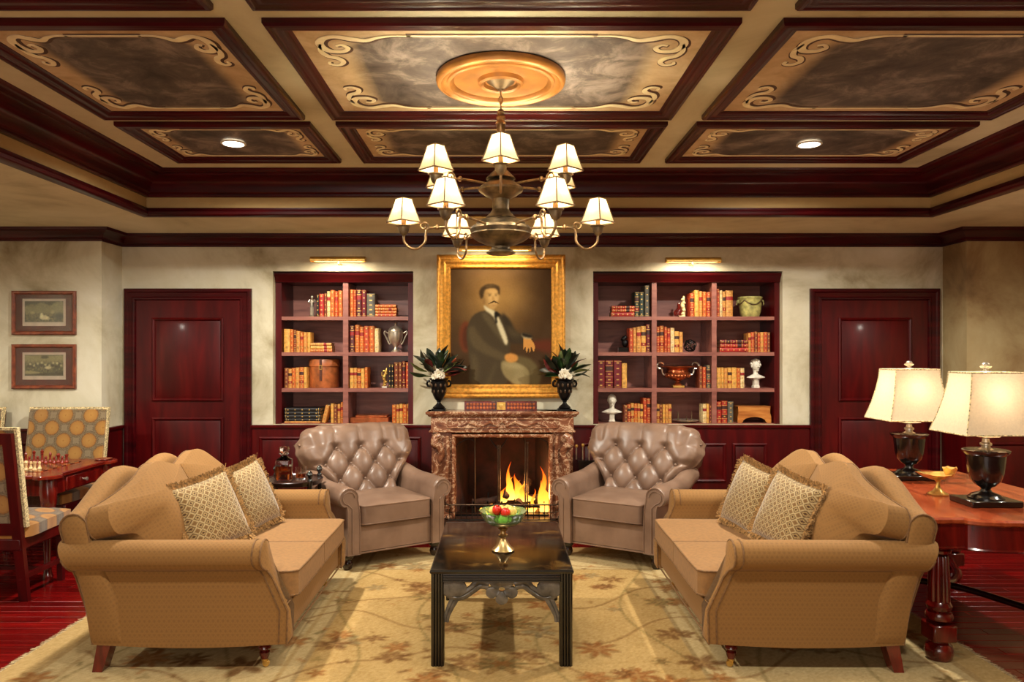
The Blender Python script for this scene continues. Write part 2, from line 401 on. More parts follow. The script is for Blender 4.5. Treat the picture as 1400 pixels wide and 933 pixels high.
def shade(name, c, e, es, tr):
    m = bpy.data.materials.new(name); m.use_nodes = True; nt = m.node_tree; nt.nodes.clear()
    out = N(nt, 'ShaderNodeOutputMaterial'); d = N(nt, 'ShaderNodeBsdfDiffuse'); t = N(nt, 'ShaderNodeBsdfTranslucent'); em = N(nt, 'ShaderNodeEmission')
    n = N(nt, 'ShaderNodeTexNoise', Scale=90.0, Detail=2.0); nt.links.new(coords(nt), n.inputs['Vector'])
    cc = ramp(nt, n.outputs['Fac'], [(0.3, tuple(v * 0.95 for v in c)), (0.7, c)])
    nt.links.new(cc, d.inputs[0]); nt.links.new(cc, t.inputs[0])
    em.inputs[0].default_value = (*s2l(e), 1); em.inputs[1].default_value = es
    mx = N(nt, 'ShaderNodeMixShader'); mx.inputs[0].default_value = tr; nt.links.new(d.outputs[0], mx.inputs[1]); nt.links.new(t.outputs[0], mx.inputs[2])
    a = N(nt, 'ShaderNodeAddShader'); nt.links.new(mx.outputs[0], a.inputs[0]); nt.links.new(em.outputs[0], a.inputs[1]); nt.links.new(a.outputs[0], out.inputs[0])
    return m
M['shade'] = shade('small_silk_shade', (224, 202, 158), (255, 214, 138), 0.04, 0.07)
M['lamp_shade'] = shade('linen_lamp_shade', (216, 196, 166), (255, 226, 174), 0.03, 0.2)
M['shade_trim'] = plain('shade_trim', (110, 82, 50), 0.8)
def emit(name, c, s):
    m = bpy.data.materials.new(name); m.use_nodes = True; nt = m.node_tree; nt.nodes.clear()
    out = N(nt, 'ShaderNodeOutputMaterial'); em = N(nt, 'ShaderNodeEmission'); em.inputs[0].default_value = (*s2l(c), 1); em.inputs[1].default_value = s
    nt.links.new(em.outputs[0], out.inputs[0]); return m
M['bulb'] = emit('lit_bulb', (255, 214, 150), 9.0)
M['downlight'] = emit('lit_downlight', (255, 240, 214), 7.0)
def flame_mat():
    m = bpy.data.materials.new('flame'); m.use_nodes = True; nt = m.node_tree; nt.nodes.clear()
    out = N(nt, 'ShaderNodeOutputMaterial'); em = N(nt, 'ShaderNodeEmission'); tr = N(nt, 'ShaderNodeBsdfTransparent')
    tc = nt.nodes.new('ShaderNodeTexCoord'); sp = nt.nodes.new('ShaderNodeSeparateXYZ'); nt.links.new(tc.outputs['Generated'], sp.inputs[0])
    n = N(nt, 'ShaderNodeTexNoise', Scale=22.0, Detail=3.0, Distortion=0.8); mp = N(nt, 'ShaderNodeMapping'); mp.inputs['Scale'].default_value = (1, 1, 0.35)
    nt.links.new(tc.outputs['Object'], mp.inputs[0]); nt.links.new(mp.outputs[0], n.inputs['Vector'])
    nt.links.new(ramp(nt, sp.outputs[2], [(0.0, (255, 196, 96)), (0.3, (255, 160, 48)), (0.7, (255, 112, 22)), (1.0, (200, 56, 8))]), em.inputs[0]); em.inputs[1].default_value = 2.1
    lw = N(nt, 'ShaderNodeLayerWeight'); lw.inputs[0].default_value = 0.35
    ml = N(nt, 'ShaderNodeMath', operation='MULTIPLY_ADD'); ml.inputs[1].default_value = 0.5; nt.links.new(sp.outputs[2], ml.inputs[0]); nt.links.new(lw.outputs['Facing'], ml.inputs[2])
    m2 = N(nt, 'ShaderNodeMath', operation='MULTIPLY_ADD'); m2.inputs[1].default_value = 1.5; m2.use_clamp = True
    nt.links.new(n.outputs['Fac'], m2.inputs[0]); sb = N(nt, 'ShaderNodeMath', operation='SUBTRACT'); sb.inputs[1].default_value = 0.72
    nt.links.new(ml.outputs[0], sb.inputs[0]); nt.links.new(sb.outputs[0], m2.inputs[2])
    mx = N(nt, 'ShaderNodeMixShader'); nt.links.new(m2.outputs[0], mx.inputs[0]); nt.links.new(em.outputs[0], mx.inputs[1]); nt.links.new(tr.outputs[0], mx.inputs[2])
    nt.links.new(mx.outputs[0], out.inputs[0]); return m
M['flame'] = flame_mat()
M['ember'] = emit('glowing_ember', (255, 150, 50), 2.2)
BOOKC = {'orange': (186, 92, 34), 'tan': (190, 128, 62), 'red-orange': (176, 66, 34), 'red': (158, 34, 26), 'burgundy': (104, 16, 26), 'brown': (120, 58, 34), 'purple-brown': (84, 34, 36), 'black': (24, 18, 18),
         'grey': (88, 84, 74), 'cream': (214, 186, 136), 'dark green': (40, 52, 44), 'golden tan': (206, 152, 72)}
for k, c in BOOKC.items(): M['book_' + k] = plain('book_' + k.replace(' ', '_').replace('-', '_'), c, 0.45, 0, 0.22, 30, 0.1)
M['book_gilt'] = plain('book_gilt', (222, 178, 96), 0.35, 0.5, 0.1)
M['book_label_red'] = plain('book_label_red', (140, 26, 22), 0.5)
M['book_label_dark'] = plain('book_label_dark', (60, 26, 18), 0.5)
# ------------------------------------------------------------------ the room
XL, XR, YB, YF, YJ, CZ, SZ = -5.2, 5.2, 6.8, -1.9, 6.45, 3.02, 2.706
JL, JR = -3.53, 4.10                      # where the back wall steps back
ST = dict(kind='structure')
# floor: slab, loose boards in view as parts, the rest joined
fl = B(); fl.box(XL - .2, XR + .2, YF - .2, 7.4, -0.12, -0.02)
floor = obj('floor', fl, M['plank'], smooth=False, **ST)
PW = 0.092
rest = B(); plank_meshes = {}
def plank(x0, x1, y0):
    L = round(x1 - x0, 3)
    if L not in plank_meshes:
        b = B(); b.box(0, L - 0.002, 0, PW - 0.0025, 0, 0.0195, 0, 0.0015); plank_meshes[L] = mesh('plank', b, M['plank'], smooth=False)
    put('plank', plank_meshes[L], floor, (x0, y0, -0.02))
row = 0; y = YF
while y < 7.0:
    off = (row * 0.37) % 1.2
    x = XL - off
    while x < XR:
        x1 = x + 1.2
        vis = y > 3.2 and y < 6.75 and ((x < -2.4 and x1 > -4.3) or (x1 > 2.4 and x < 4.6) or (y > 5.75 and y < 6.5 and abs(x + .6) < 1.9))
        if vis: plank(x, x1, y)
        else: rest.box(max(x, XL - .1), min(x1 - .002, XR + .1), y, y + PW - .0025, -.02, -.0005)
        x = x1
    y += PW; row += 1
obj('plank_field', rest, M['plank'], floor, smooth=False, kind='stuff')

# walls
NB = [(-2.128, -0.823, 2.368), (0.85, 2.61, 2.368)]      # bookcase niches x0,x1,top (bottom .94)
wb = B(); D = 0.62
def wseg(x0, x1, z0, z1, y0=YB): wb.box(x0, x1, y0, YB + D, z0, z1)
wseg(JL, NB[0][0], 0, 3.2); wseg(NB[0][1], -.47, 0, 3.2); wseg(.485, NB[1][0], 0, 3.2); wseg(NB[1][1], JR, 0, 3.2)
wseg(-.47, .485, .89, 3.2)
for x0, x1, t in NB: wseg(x0, x1, 0, .94); wseg(x0, x1, t, 3.2)
wb.box(-2.3, 2.8, YB + D - .04, YB + D, 0, 3.2)
wall_back = obj('wall_back', wb, M['plaster'], smooth=False, **ST)
b = B(); b.box(XL, JL, YJ, YB + D, 0, 3.2); obj('wall_back_left', b, M['plaster'], smooth=False, **ST)
b = B(); b.box(JR, XR, YJ, YB + D, 0, 3.2); obj('wall_back_right', b, M['plaster_shaded'], smooth=False, **ST)
b = B(); b.box(XL - .2, XL, YF, YB + D, 0, 3.2); obj('wall_left', b, M['plaster'], smooth=False, **ST)
b = B(); b.box(XR, XR + .2, YF, YB + D, 0, 3.2); obj('wall_right', b, M['plaster_shaded'], smooth=False, **ST)
b = B()
b.box(XL, -2.4, YF - .2, YF, 0, 3.2); b.box(2.4, XR, YF - .2, YF, 0, 3.2); b.box(-2.4, 2.4, YF - .2, YF, 0, .7); b.box(-2.4, 2.4, YF - .2, YF, 2.8, 3.2)
obj('wall_front', b, M['plaster'], smooth=False, **ST)
b = B(); b.sweep([(-2.4, .7), (2.4, .7), (2.4, 2.8), (-2.4, 2.8)], [(0, 0), (.08, 0), (.08, .06), (0, .06)], lambda p, h: (p.x, YF - .1 + h, p.y), loop=True)
for x in (-.8, .8): b.box(x - .04, x + .04, YF - .09, YF - .05, .75, 2.75)
win = obj('added_window_1', b, M['mahogany'], smooth=False, **ST)  # unseen window, added to go with the fill light
b = B(); b.box(-2.35, 2.35, YF - .08, YF - .07, .75, 2.75)
obj('pane', b, emit('fill_pane_glow', (255, 226, 190), 0.35), win, smooth=False)  # glowing sheet added to the unseen window as more fill

# ceiling: slab, soffit round the tray, coffers with painted panels
TX0, TX1, TY0, TY1 = -2.83, 3.416, .75, 5.82
b = B(); b.box(XL, XR, YF, YB + D, CZ, CZ + .2)
ceiling = obj('ceiling', b, M['ceil'], smooth=False, **ST)
for x0, x1, y0, y1 in ((XL, XR, TY1, YB + .05), (XL, XR, YF, TY0), (XL, TX0, TY0, TY1), (TX1, XR, TY0, TY1)):
    b = B(); b.box(x0, x1, y0, y1, SZ, CZ); obj('soffit', b, M['ceil'], ceiling, smooth=False)
rect = [(TX0, TY0), (TX1, TY0), (TX1, TY1), (TX0, TY1)]
P3 = lambda p, h: (p.x, p.y, h)
b = B(); b.sweep(rect, [(0, 2.755), (.006, 2.755), (.006, 2.85), (0, 2.85)], P3, loop=True); obj('fascia', b, M['fascia'], ceiling, smooth=False)
b = B(); b.sweep(rect, [(-.035, SZ), (-.035, SZ - .014), (.012, SZ - .014), (.03, SZ), (.034, SZ + .02), (.022, SZ + .035), (.02, SZ + .052), (0, SZ + .056)], P3, loop=True)
obj('tray_edge_moulding', b, M['mahogany_moulding'], ceiling)
crown = [(0, 2.842), (.03, 2.842), (.036, 2.85), (.036, 2.862), (.05, 2.866), (.062, 2.874), (.068, 2.90), (.075, 2.93), (.10, 2.955), (.14, 2.972), (.18, 2.98), (.185, 2.99), (.215, 2.992), (.235, 3.0), (.245, 3.012), (.25, 3.02), (0, 3.02)]
b = B(); b.sweep(rect, crown, P3, loop=True); obj('tray_crown', b, M['mahogany_moulding'], ceiling)
cprof = [(0, CZ), (0, CZ - .022), (.008, CZ - .032), (.022, CZ - .034), (.03, CZ - .026), (.045, CZ - .024), (.06, CZ - .028), (.072, CZ - .024), (.082, CZ - .012), (.098, CZ - .009), (.1, CZ)]

SC1 = [(.52, .068), (.44, .068), (.37, .085), (.31, .115), (.25, .10), (.18, .075), (.12, .10), (.095, .16), (.12, .225), (.18, .235), (.215, .20), (.195, .165), (.165, .172)]
SC2 = [(.098, .15), (.082, .22), (.10, .285), (.145, .315), (.16, .36), (.13, .395), (.092, .382), (.095, .355)]
def coffer(x0, x1, y0, y1, dark=1.0):
    b = B(); b.sweep([(x0, y0), (x1, y0), (x1, y1), (x0, y1)], cprof, P3, loop=True)
    obj('coffer_moulding', b, M['mahogany_moulding'], ceiling)
    a0, a1, c0, c1 = x0 + .09, x1 - .09, y0 + .09, y1 - .09
    nx, ny = 70, 44; Wd, Hd = a1 - a0, c1 - c0
    xs = np.linspace(a0, a1, nx); ys = np.linspace(c0, c1, ny); X, Y = np.meshgrid(xs, ys)
    ex = np.minimum(X - a0, a1 - X); ey = np.minimum(Y - c0, c1 - Y)
    k = min(1.0, Hd / .95); kx = min(1.0, Wd / 1.5) * max(k, .75)
    # dark cloud: inset rectangle with notched corners and a soft edge
    s = np.clip((ex - .17 * kx) / (.10 * kx) , 0, 1) * np.clip((ey - .07 * k) / .02, 0, 1)
    cor = np.clip(((ex / (.50 * kx)) + (ey / (.36 * k)) - .80) / .22, 0, 1)
    f = (s * cor * dark).ravel()
    b = B(); b.add([(x, y, CZ - .006) for y in ys for x in xs], [(j * nx + i, j * nx + i + 1, (j + 1) * nx + i + 1, (j + 1) * nx + i) for j in range(ny - 1) for i in range(nx - 1)])
    me = mesh('painted_panel', b, M['panel_field'], smooth=False, fix=False)
    at = me.attributes.new('field', 'FLOAT', 'POINT'); at.data.foreach_set('value', f.astype(np.float32))
    pan = put('painted_panel', me, ceiling)
    sc_ = B(); ol = B()
    for sx in (0, 1):
        for sy in (0, 1):
            fx = lambda u: (a0 + u * kx if sx == 0 else a1 - u * kx); fy = lambda v: (c0 + v * k if sy == 0 else c1 - v * k)
            for pth, wd in ((SC1, [.016, .018, .034, .05, .036, .05, .046, .034, .024, .016]), (SC2, [.012, .034, .04, .03, .024, .016])):
                q = cat_rom([(fx(u), fy(v), 0) for u, v in pth], 5)
                ribbon_solid(sc_, q, [w_ * .8 * k for w_ in wd], lambda p, h: (p.x, p.y, h), CZ - .0105, CZ - .006)
                ribbon_solid(ol, [(p.x + .006, p.y + (.012 if sy == 0 else -.012) * k) for p in q], [w_ * 1.15 * k for w_ in wd], lambda p, h: (p.x, p.y, h), CZ - .008, CZ - .005)
    for yy in (c0 + .068 * k, c1 - .068 * k):
        xa, xb = a0 + .5 * kx, a1 - .5 * kx
        if xb > xa: sc_.box(xa, xb, yy - .007 * k, yy + .007 * k, CZ - .0105, CZ - .006); ol.box(xa, xb, yy - .016 * k, yy + .012 * k, CZ - .008, CZ - .005)
    obj('painted_scroll', sc_, M['scroll'], pan, smooth=False); obj('scroll_outline', ol, M['scroll_line'], pan, smooth=False)
for cx0, cx1 in ((-2.37, -1.17), (-1.015, 1.015), (1.19, 2.92)):
    coffer(cx0, cx1, 4.465, 5.34); coffer(cx0, cx1, 3.087, 4.356); coffer(cx0, cx1, 1.75, 2.968)

# crown along the walls, chair rail, wainscot
wpath = [(XL, YJ), (JL, YJ), (JL, YB), (JR, YB), (JR, YJ), (XR, YJ)]
zc = 2.613
wcrown = [(0, zc - .02), (.012, zc - .02), (.014, zc), (.022, zc + .004), (.03, zc + .018), (.045, zc + .04), (.075, zc + .058), (.082, zc + .066), (.098, zc + .07), (.102, SZ), (0, SZ)]
b = B(); b.sweep(wpath, wcrown, P3, side=-1); obj('trim_1', b, M['mahogany_moulding'], **ST)
WZ = .94
def wains(path, n, tag_):
    b = B(); b.sweep(path, [(0, 0), (.012, 0), (.012, WZ - .03), (.03, WZ - .026), (.036, WZ - .012), (.034, WZ), (0, WZ)], P3, side=-1)
    o = obj(tag_, b, M['mahogany'], **ST)
    bb = B(); bb.sweep(path, [(.012, 0), (.03, 0), (.03, .10), (.022, .125), (.012, .13)], P3, side=-1); obj('baseboard', bb, M['mahogany_moulding'], o)
    return o
def wpanel(par, x0, x1, z0, z1, y):
    """raised and fielded panel facing the camera"""
    b = B(); F = lambda p, h: (p.x, y - h, p.y)
    b.sweep([(x0, z0), (x1, z0), (x1, z1), (x0, z1)], [(0, 0), (0, .012), (.012, .02), (.024, .012), (.03, .004), (.03, 0)], F, loop=True)
    q = .055; b.loft([[(x0 + .03, y - .002, z0 + .03), (x1 - .03, y - .002, z0 + .03), (x1 - .03, y - .002, z1 - .03), (x0 + .03, y - .002, z1 - .03)], [(x0 + q, y - .012, z0 + q), (x1 - q, y - .012, z0 + q), (x1 - q, y - .012, z1 - q), (x0 + q, y - .012, z1 - q)]])
    obj('panel', b, M['mahogany'], par)
w1 = wains([(XL, YJ), (JL, YJ), (JL, YB)], 0, 'trim_2'); [wpanel(w1, x, x + .62, .22, .82, YJ - .012) for x in (-5.1, -4.38)]
w2 = wains([(-2.325, YB), (-.64, YB)], 0, 'trim_3')
for x in (-2.25, -1.72, -1.19): wpanel(w2, x, x + .44, .2, .83, YB - .012)
w3 = wains([(.65, YB), (2.86, YB)], 0, 'trim_4')
for x in (.74, 1.25, 1.76, 2.14): wpanel(w3, x, x + .32, .41, .77, YB - .012)
w4 = wains([(JR, YB), (JR, YJ), (XR, YJ)], 0, 'trim_5'); [wpanel(w4, x, x + .5, .22, .82, YJ - .012) for x in (4.2,)]

# doors
def door(name, x0, x1, ztop, mat):
    b = B(); F = lambda p, h: (p.x, YB - h, p.y)
    b.sweep([(x1, 0), (x1, ztop), (x0, ztop), (x0, 0)], [(0, 0), (0, .03), (.012, .042), (.03, .042), (.04, .03), (.075, .026), (.085, .034), (.1, .034), (.108, .02), (.112, 0)], F)
    d = obj(name, b, M['mahogany_moulding'], **ST)
    l0, l1, lt = x0 + .11, x1 - .11, ztop - .11
    b = B(); b.box(l0, l1, YB - .016, YB - .001, .01, lt)
    leaf = obj('door_leaf', b, M['mahogany'], d, smooth=False)
    s = (l1 - l0) * .155
    wpanel(leaf, l0 + s, l1 - s, 1.16, lt - .16, YB - .016); wpanel(leaf, l0 + s, l1 - s, .22, 1.01, YB - .016)
    return d
door('door_1', -3.50, -2.32, 2.205, M['mahogany'])
door('door_2', 2.86, 4.06, 2.205, M['mahogany'])

# ceiling things
b = B(); r = .325
b.lathe([(0, 0), (r, 0), (r + .005, -.018), (r + .001, -.034), (r - .008, -.042), (r - .02, -.044), (r - .03, -.036), (r - .04, -.030), (r - .048, -.030), (r - .052, -.038), (r - .066, -.042), (r - .078, -.036), (r - .086, -.020), (.2, -.010), (.13, -.012), (.118, -.016), (.114, -.036), (.102, -.044), (.088, -.038), (.08, -.022), (0, -.02)], 64)
obj('ceiling_medallion', b, M['medal'], None, (-.005, 3.73, CZ - .011), label='round gilded plaster medallion on the ceiling above the chandelier', cat='ceiling medallion')
for i, (x, y, z) in enumerate(DOWN + [(4.25, 4.0, 2.69), (-4.3, 4.2, 2.69)]):  # last two fixtures are added out of view for extra fill
    t = empty('downlight', (x, y, z + .022 if i < 2 else SZ), ['round recessed ceiling downlight in the small painted panel nearer the hunting prints', 'round recessed ceiling downlight in the small painted panel nearer the table lamps', 'added unseen fill downlight in the lower ceiling border over the floor beside the library table', 'added unseen fill downlight in the lower ceiling border over the chess table side'][i], 'downlight', group='recessed ceiling downlights')
    b = B(); b.lathe([(.062, 0), (.082, 0), (.082, -.006), (.074, -.01), (.062, -.006)], 28); obj('trim_ring', b, M['white_stone'], t)
    b = B(); b.lathe([(0, 0), (.068, 0), (.066, -.009), (0, -.0105)], 28); obj('lens', b, M['downlight'], t)
# ------------------------------------------------------------------ rug
def raster(nx, ny, bg): return np.ones((ny, nx, 3)) * np.array(bg, float)
def blur(m, k):
    for ax in (0, 1):
        for _ in range(2):
            acc = np.zeros_like(m)
            for d in range(-k, k + 1): acc += np.roll(m, d, ax)
            m = acc / (2 * k + 1)
    return m
def canvas(name, nx, ny, w_, h_, img, mat, parent, fn, **kw):
    """flat grid carrying a painted picture as vertex colours; fn maps (u,v) metres to 3D"""
    b = B(); b.add([fn(w_ * i / (nx - 1), h_ * j / (ny - 1)) for j in range(ny) for i in range(nx)], [(j * nx + i, j * nx + i + 1, (j + 1) * nx + i + 1, (j + 1) * nx + i) for j in range(ny - 1) for i in range(nx - 1)])
    me = mesh(name, b, mat, smooth=False, fix=False)
    c = np.clip(img, 0, 255) / 255; c = np.where(c <= .04045, c / 12.92, ((c + .055) / 1.055) ** 2.4)
    a = me.attributes.new('col', 'FLOAT_COLOR', 'POINT')
    a.data.foreach_set('color', np.concatenate([c, np.ones((ny, nx, 1))], 2).astype(np.float32).ravel())
    return put(name, me, parent, **kw)
RW, RH, RX0, RY0 = 5.0, 3.8, -2.5, 2.2
nx, ny = 400, 304
gx, gy = np.meshgrid(np.linspace(0, RW, nx), np.linspace(0, RH, ny))
img = raster(nx, ny, (168, 137, 86))
nr = np.random.RandomState(5)
def cloud(k, a):
    return blur(nr.normal(0, 1, (ny, nx)), k) * k * a
img += (cloud(6, 5) + cloud(16, 6))[..., None] * np.array([1, .9, .7]) * 1.6
ed = np.minimum(np.minimum(gx, RW - gx), np.minimum(gy * 1.0, RH - gy)); edx = np.minimum(gx, RW - gx); edy = np.minimum(gy, RH - gy)
border = (edx < 1.5) | (edy < .62)
img[border] = img[border] * .45 + np.array((170, 154, 118)) * .6
for e0, e1, c in ((1.47, 1.50, (120, 96, 60)), (1.38, 1.41, (150, 120, 74)), (.16, .19, (140, 108, 64)), (.30, .32, (150, 122, 80))):
    m = (edx > e0) & (edx < e1); img[m] = img[m] * .5 + np.array(c) * .5
for e0, e1, c in ((.60, .62, (120, 96, 60)), (.16, .18, (140, 108, 64))):
    m = (edy > e0) & (edy < e1); img[m] = img[m] * .5 + np.array(c) * .5
m = ed < .16; img[m] = img[m] * .4 + np.array((166, 132, 80)) * .6
def stampf(cx, cy, r, lobes, c, a, ph=0, sq=1.0):
    dx = gx - cx; dy = (gy - cy) / sq; rr = np.hypot(dx, dy); th = np.arctan2(dy, dx)
    m = np.clip((r * (.72 + .28 * np.cos(lobes * th + ph)) - rr) / .02, 0, 1) * a
    img[:] = img * (1 - m[..., None]) + np.array(c) * m[..., None]
def line(pts, wd, c, a):
    m = np.zeros((ny, nx))
    for (x, y) in pts:
        i0, i1 = int((x - .06) / RW * nx), int((x + .06) / RW * nx) + 1; j0, j1 = int((y - .06) / RH * ny), int((y + .06) / RH * ny) + 1
        i0, j0 = max(i0, 0), max(j0, 0)
        if i0 >= nx or j0 >= ny: continue
        sl = (slice(j0, j1), slice(i0, i1)); m[sl] = np.maximum(m[sl], np.clip((wd - np.hypot(gx[sl] - x, gy[sl] - y)) / .008 + .5, 0, 1))
    m *= a; img[:] = img * (1 - m[..., None]) + np.array(c) * m[..., None]
rr_ = random.Random(3)
RUST, OLIVE, BROWN, GREY = (136, 76, 32), (92, 78, 42), (92, 56, 26), (120, 108, 78)
for sx in (1, -1):
    q = lambda x: RW / 2 + sx * x
    for k in range(6):      # vines
        ph = rr_.random() * 6; y0 = .4 + k * .55
        line([(q(.02 + t * 2.2), y0 + .22 * math.sin(t * 7 + ph) + .06 * math.sin(t * 19)) for t in np.linspace(0, 1, 260)], .011, BROWN, .36)
    for k in range(4):
        x0 = .35 + k * .55; ph = rr_.random() * 6
        line([(q(x0 + .16 * math.sin(t * 9 + ph)), .2 + t * 3.2) for t in np.linspace(0, 1, 320)], .010, OLIVE, .34)
    for k in range(84):
        x, y = rr_.uniform(.05, 2.35), rr_.uniform(.12, 3.5); r_ = rr_.uniform(.05, .14); c = rr_.choice([RUST, OLIVE, BROWN, GREY, RUST])
        stampf(q(x), y, r_ * 1.15, rr_.choice([5, 6, 8]), BROWN, .34, rr_.random() * 6, rr_.uniform(.6, 1)); stampf(q(x), y, r_, rr_.choice([5, 6, 8]), c, .5, rr_.random() * 6, rr_.uniform(.6, 1))
        stampf(q(x), y, r_ * .4, 5, (176, 142, 92), .5)
    for k in range(150):
        x, y = rr_.uniform(0, 2.42), rr_.uniform(.05, 3.6); stampf(q(x), y, rr_.uniform(.02, .05), rr_.choice([2, 2, 3]), rr_.choice([RUST, OLIVE, BROWN, BROWN]), rr_.uniform(.3, .6), rr_.random() * 6)
for y, r_ in ((1.0, .24), (1.55, .2), (2.1, .26), (2.7, .2)):
    stampf(RW / 2, y, r_ * 1.2, 10, BROWN, .5, 0, .6); stampf(RW / 2, y, r_ * 1.08, 10, (150, 118, 70), .7, 0, .6); stampf(RW / 2, y, r_ * .75, 8, OLIVE, .5, 0, .6); stampf(RW / 2, y, r_ * .4, 6, RUST, .5, 0, .6)
img += (nr.normal(0, 1, (ny, nx)) * 5)[..., None]
rug = canvas('rug', nx, ny, RW, RH, img, M['rug'], None, lambda u, v: (RX0 + u, RY0 + v, .011), label='large gold beige carpet with faded floral border under the seating', cat='rug')
b = B(); b.box(RX0, RX0 + RW, RY0, RY0 + RH, .001, .0106); obj('rug_edge', b, M['gimp'], rug, smooth=False)
b = B()
for sx in (0, 1):
    for k in range(420):
        y = RY0 + RH * k / 420; x = RX0 if sx == 0 else RX0 + RW; s = -1 if sx == 0 else 1; d = rr_.uniform(.03, .05); j = rr_.uniform(-.006, .006)
        b.add([(x, y, .008), (x, y + .006, .008), (x + s * d, y + .004 + j, .002), (x + s * d, y + j, .002)], [(0, 1, 2, 3)])
obj('rug_fringe', b, M['gimp'], rug, smooth=False, kind='stuff', fix=False)
Z0 = .0115          # top of the rug

# ------------------------------------------------------------------ sofas (local: front +x, length along y)
def sofa_arm_loop(s):
    L = [(.70, .135), (.70, .30), (.70, .47), (.705, .505)]
    for k in range(15):
        a = R(-58 + 250 * k / 14); L.append((.685 + .075 * math.cos(a), .578 + .075 * math.sin(a)))
    L += [(.606, .48), (.60, .30), (.60, .135)]
    return [(s * o, z) for o, z in L]
def xf_(z):    # arm front line: low part forward, roll set back
    return -.012 - .12 * sstep(.34, .56, z) + .012 * math.sin(min(z, .3) * 5)
def xb_(z): return -.965 - .16 * max(0, (z - .13) / .52) ** 1.6
def ztop(y):
    y = abs(y); h = .992 if y < .27 else .992 - .175 * sstep(.27, .74, y)
    return h - .066 * (1 - sstep(-.06, .27, y))
def bulged(outline, t, bulge, rings=5, fn=None, m=0, edge=.75):
    """cushion from a 2D outline (list of (a,b)); fn maps (a,b,n) to 3D"""
    b = B(); n = len(outline); cx = sum(p[0] for p in outline) / n; cy = sum(p[1] for p in outline) / n; rs = []
    for side in (-1, 1):
        rr = []
        for k in range(rings + 1):
            q = k / rings; q2 = 1 - (1 - q) ** 1.0
            rad = math.sin(q2 * PI / 2) ** .9
            hgt = t / 2 * edge + (t / 2 * (1 - edge) + bulge) * (1 - rad ** 2.6)
            rr.append([fn(cx + (p[0] - cx) * max(rad, .01), cy + (p[1] - cy) * max(rad, .01), side * hgt) for p in outline])
        rs.append(rr)
    b.loft(rs[0] + list(reversed(rs[1])), m)
    return b
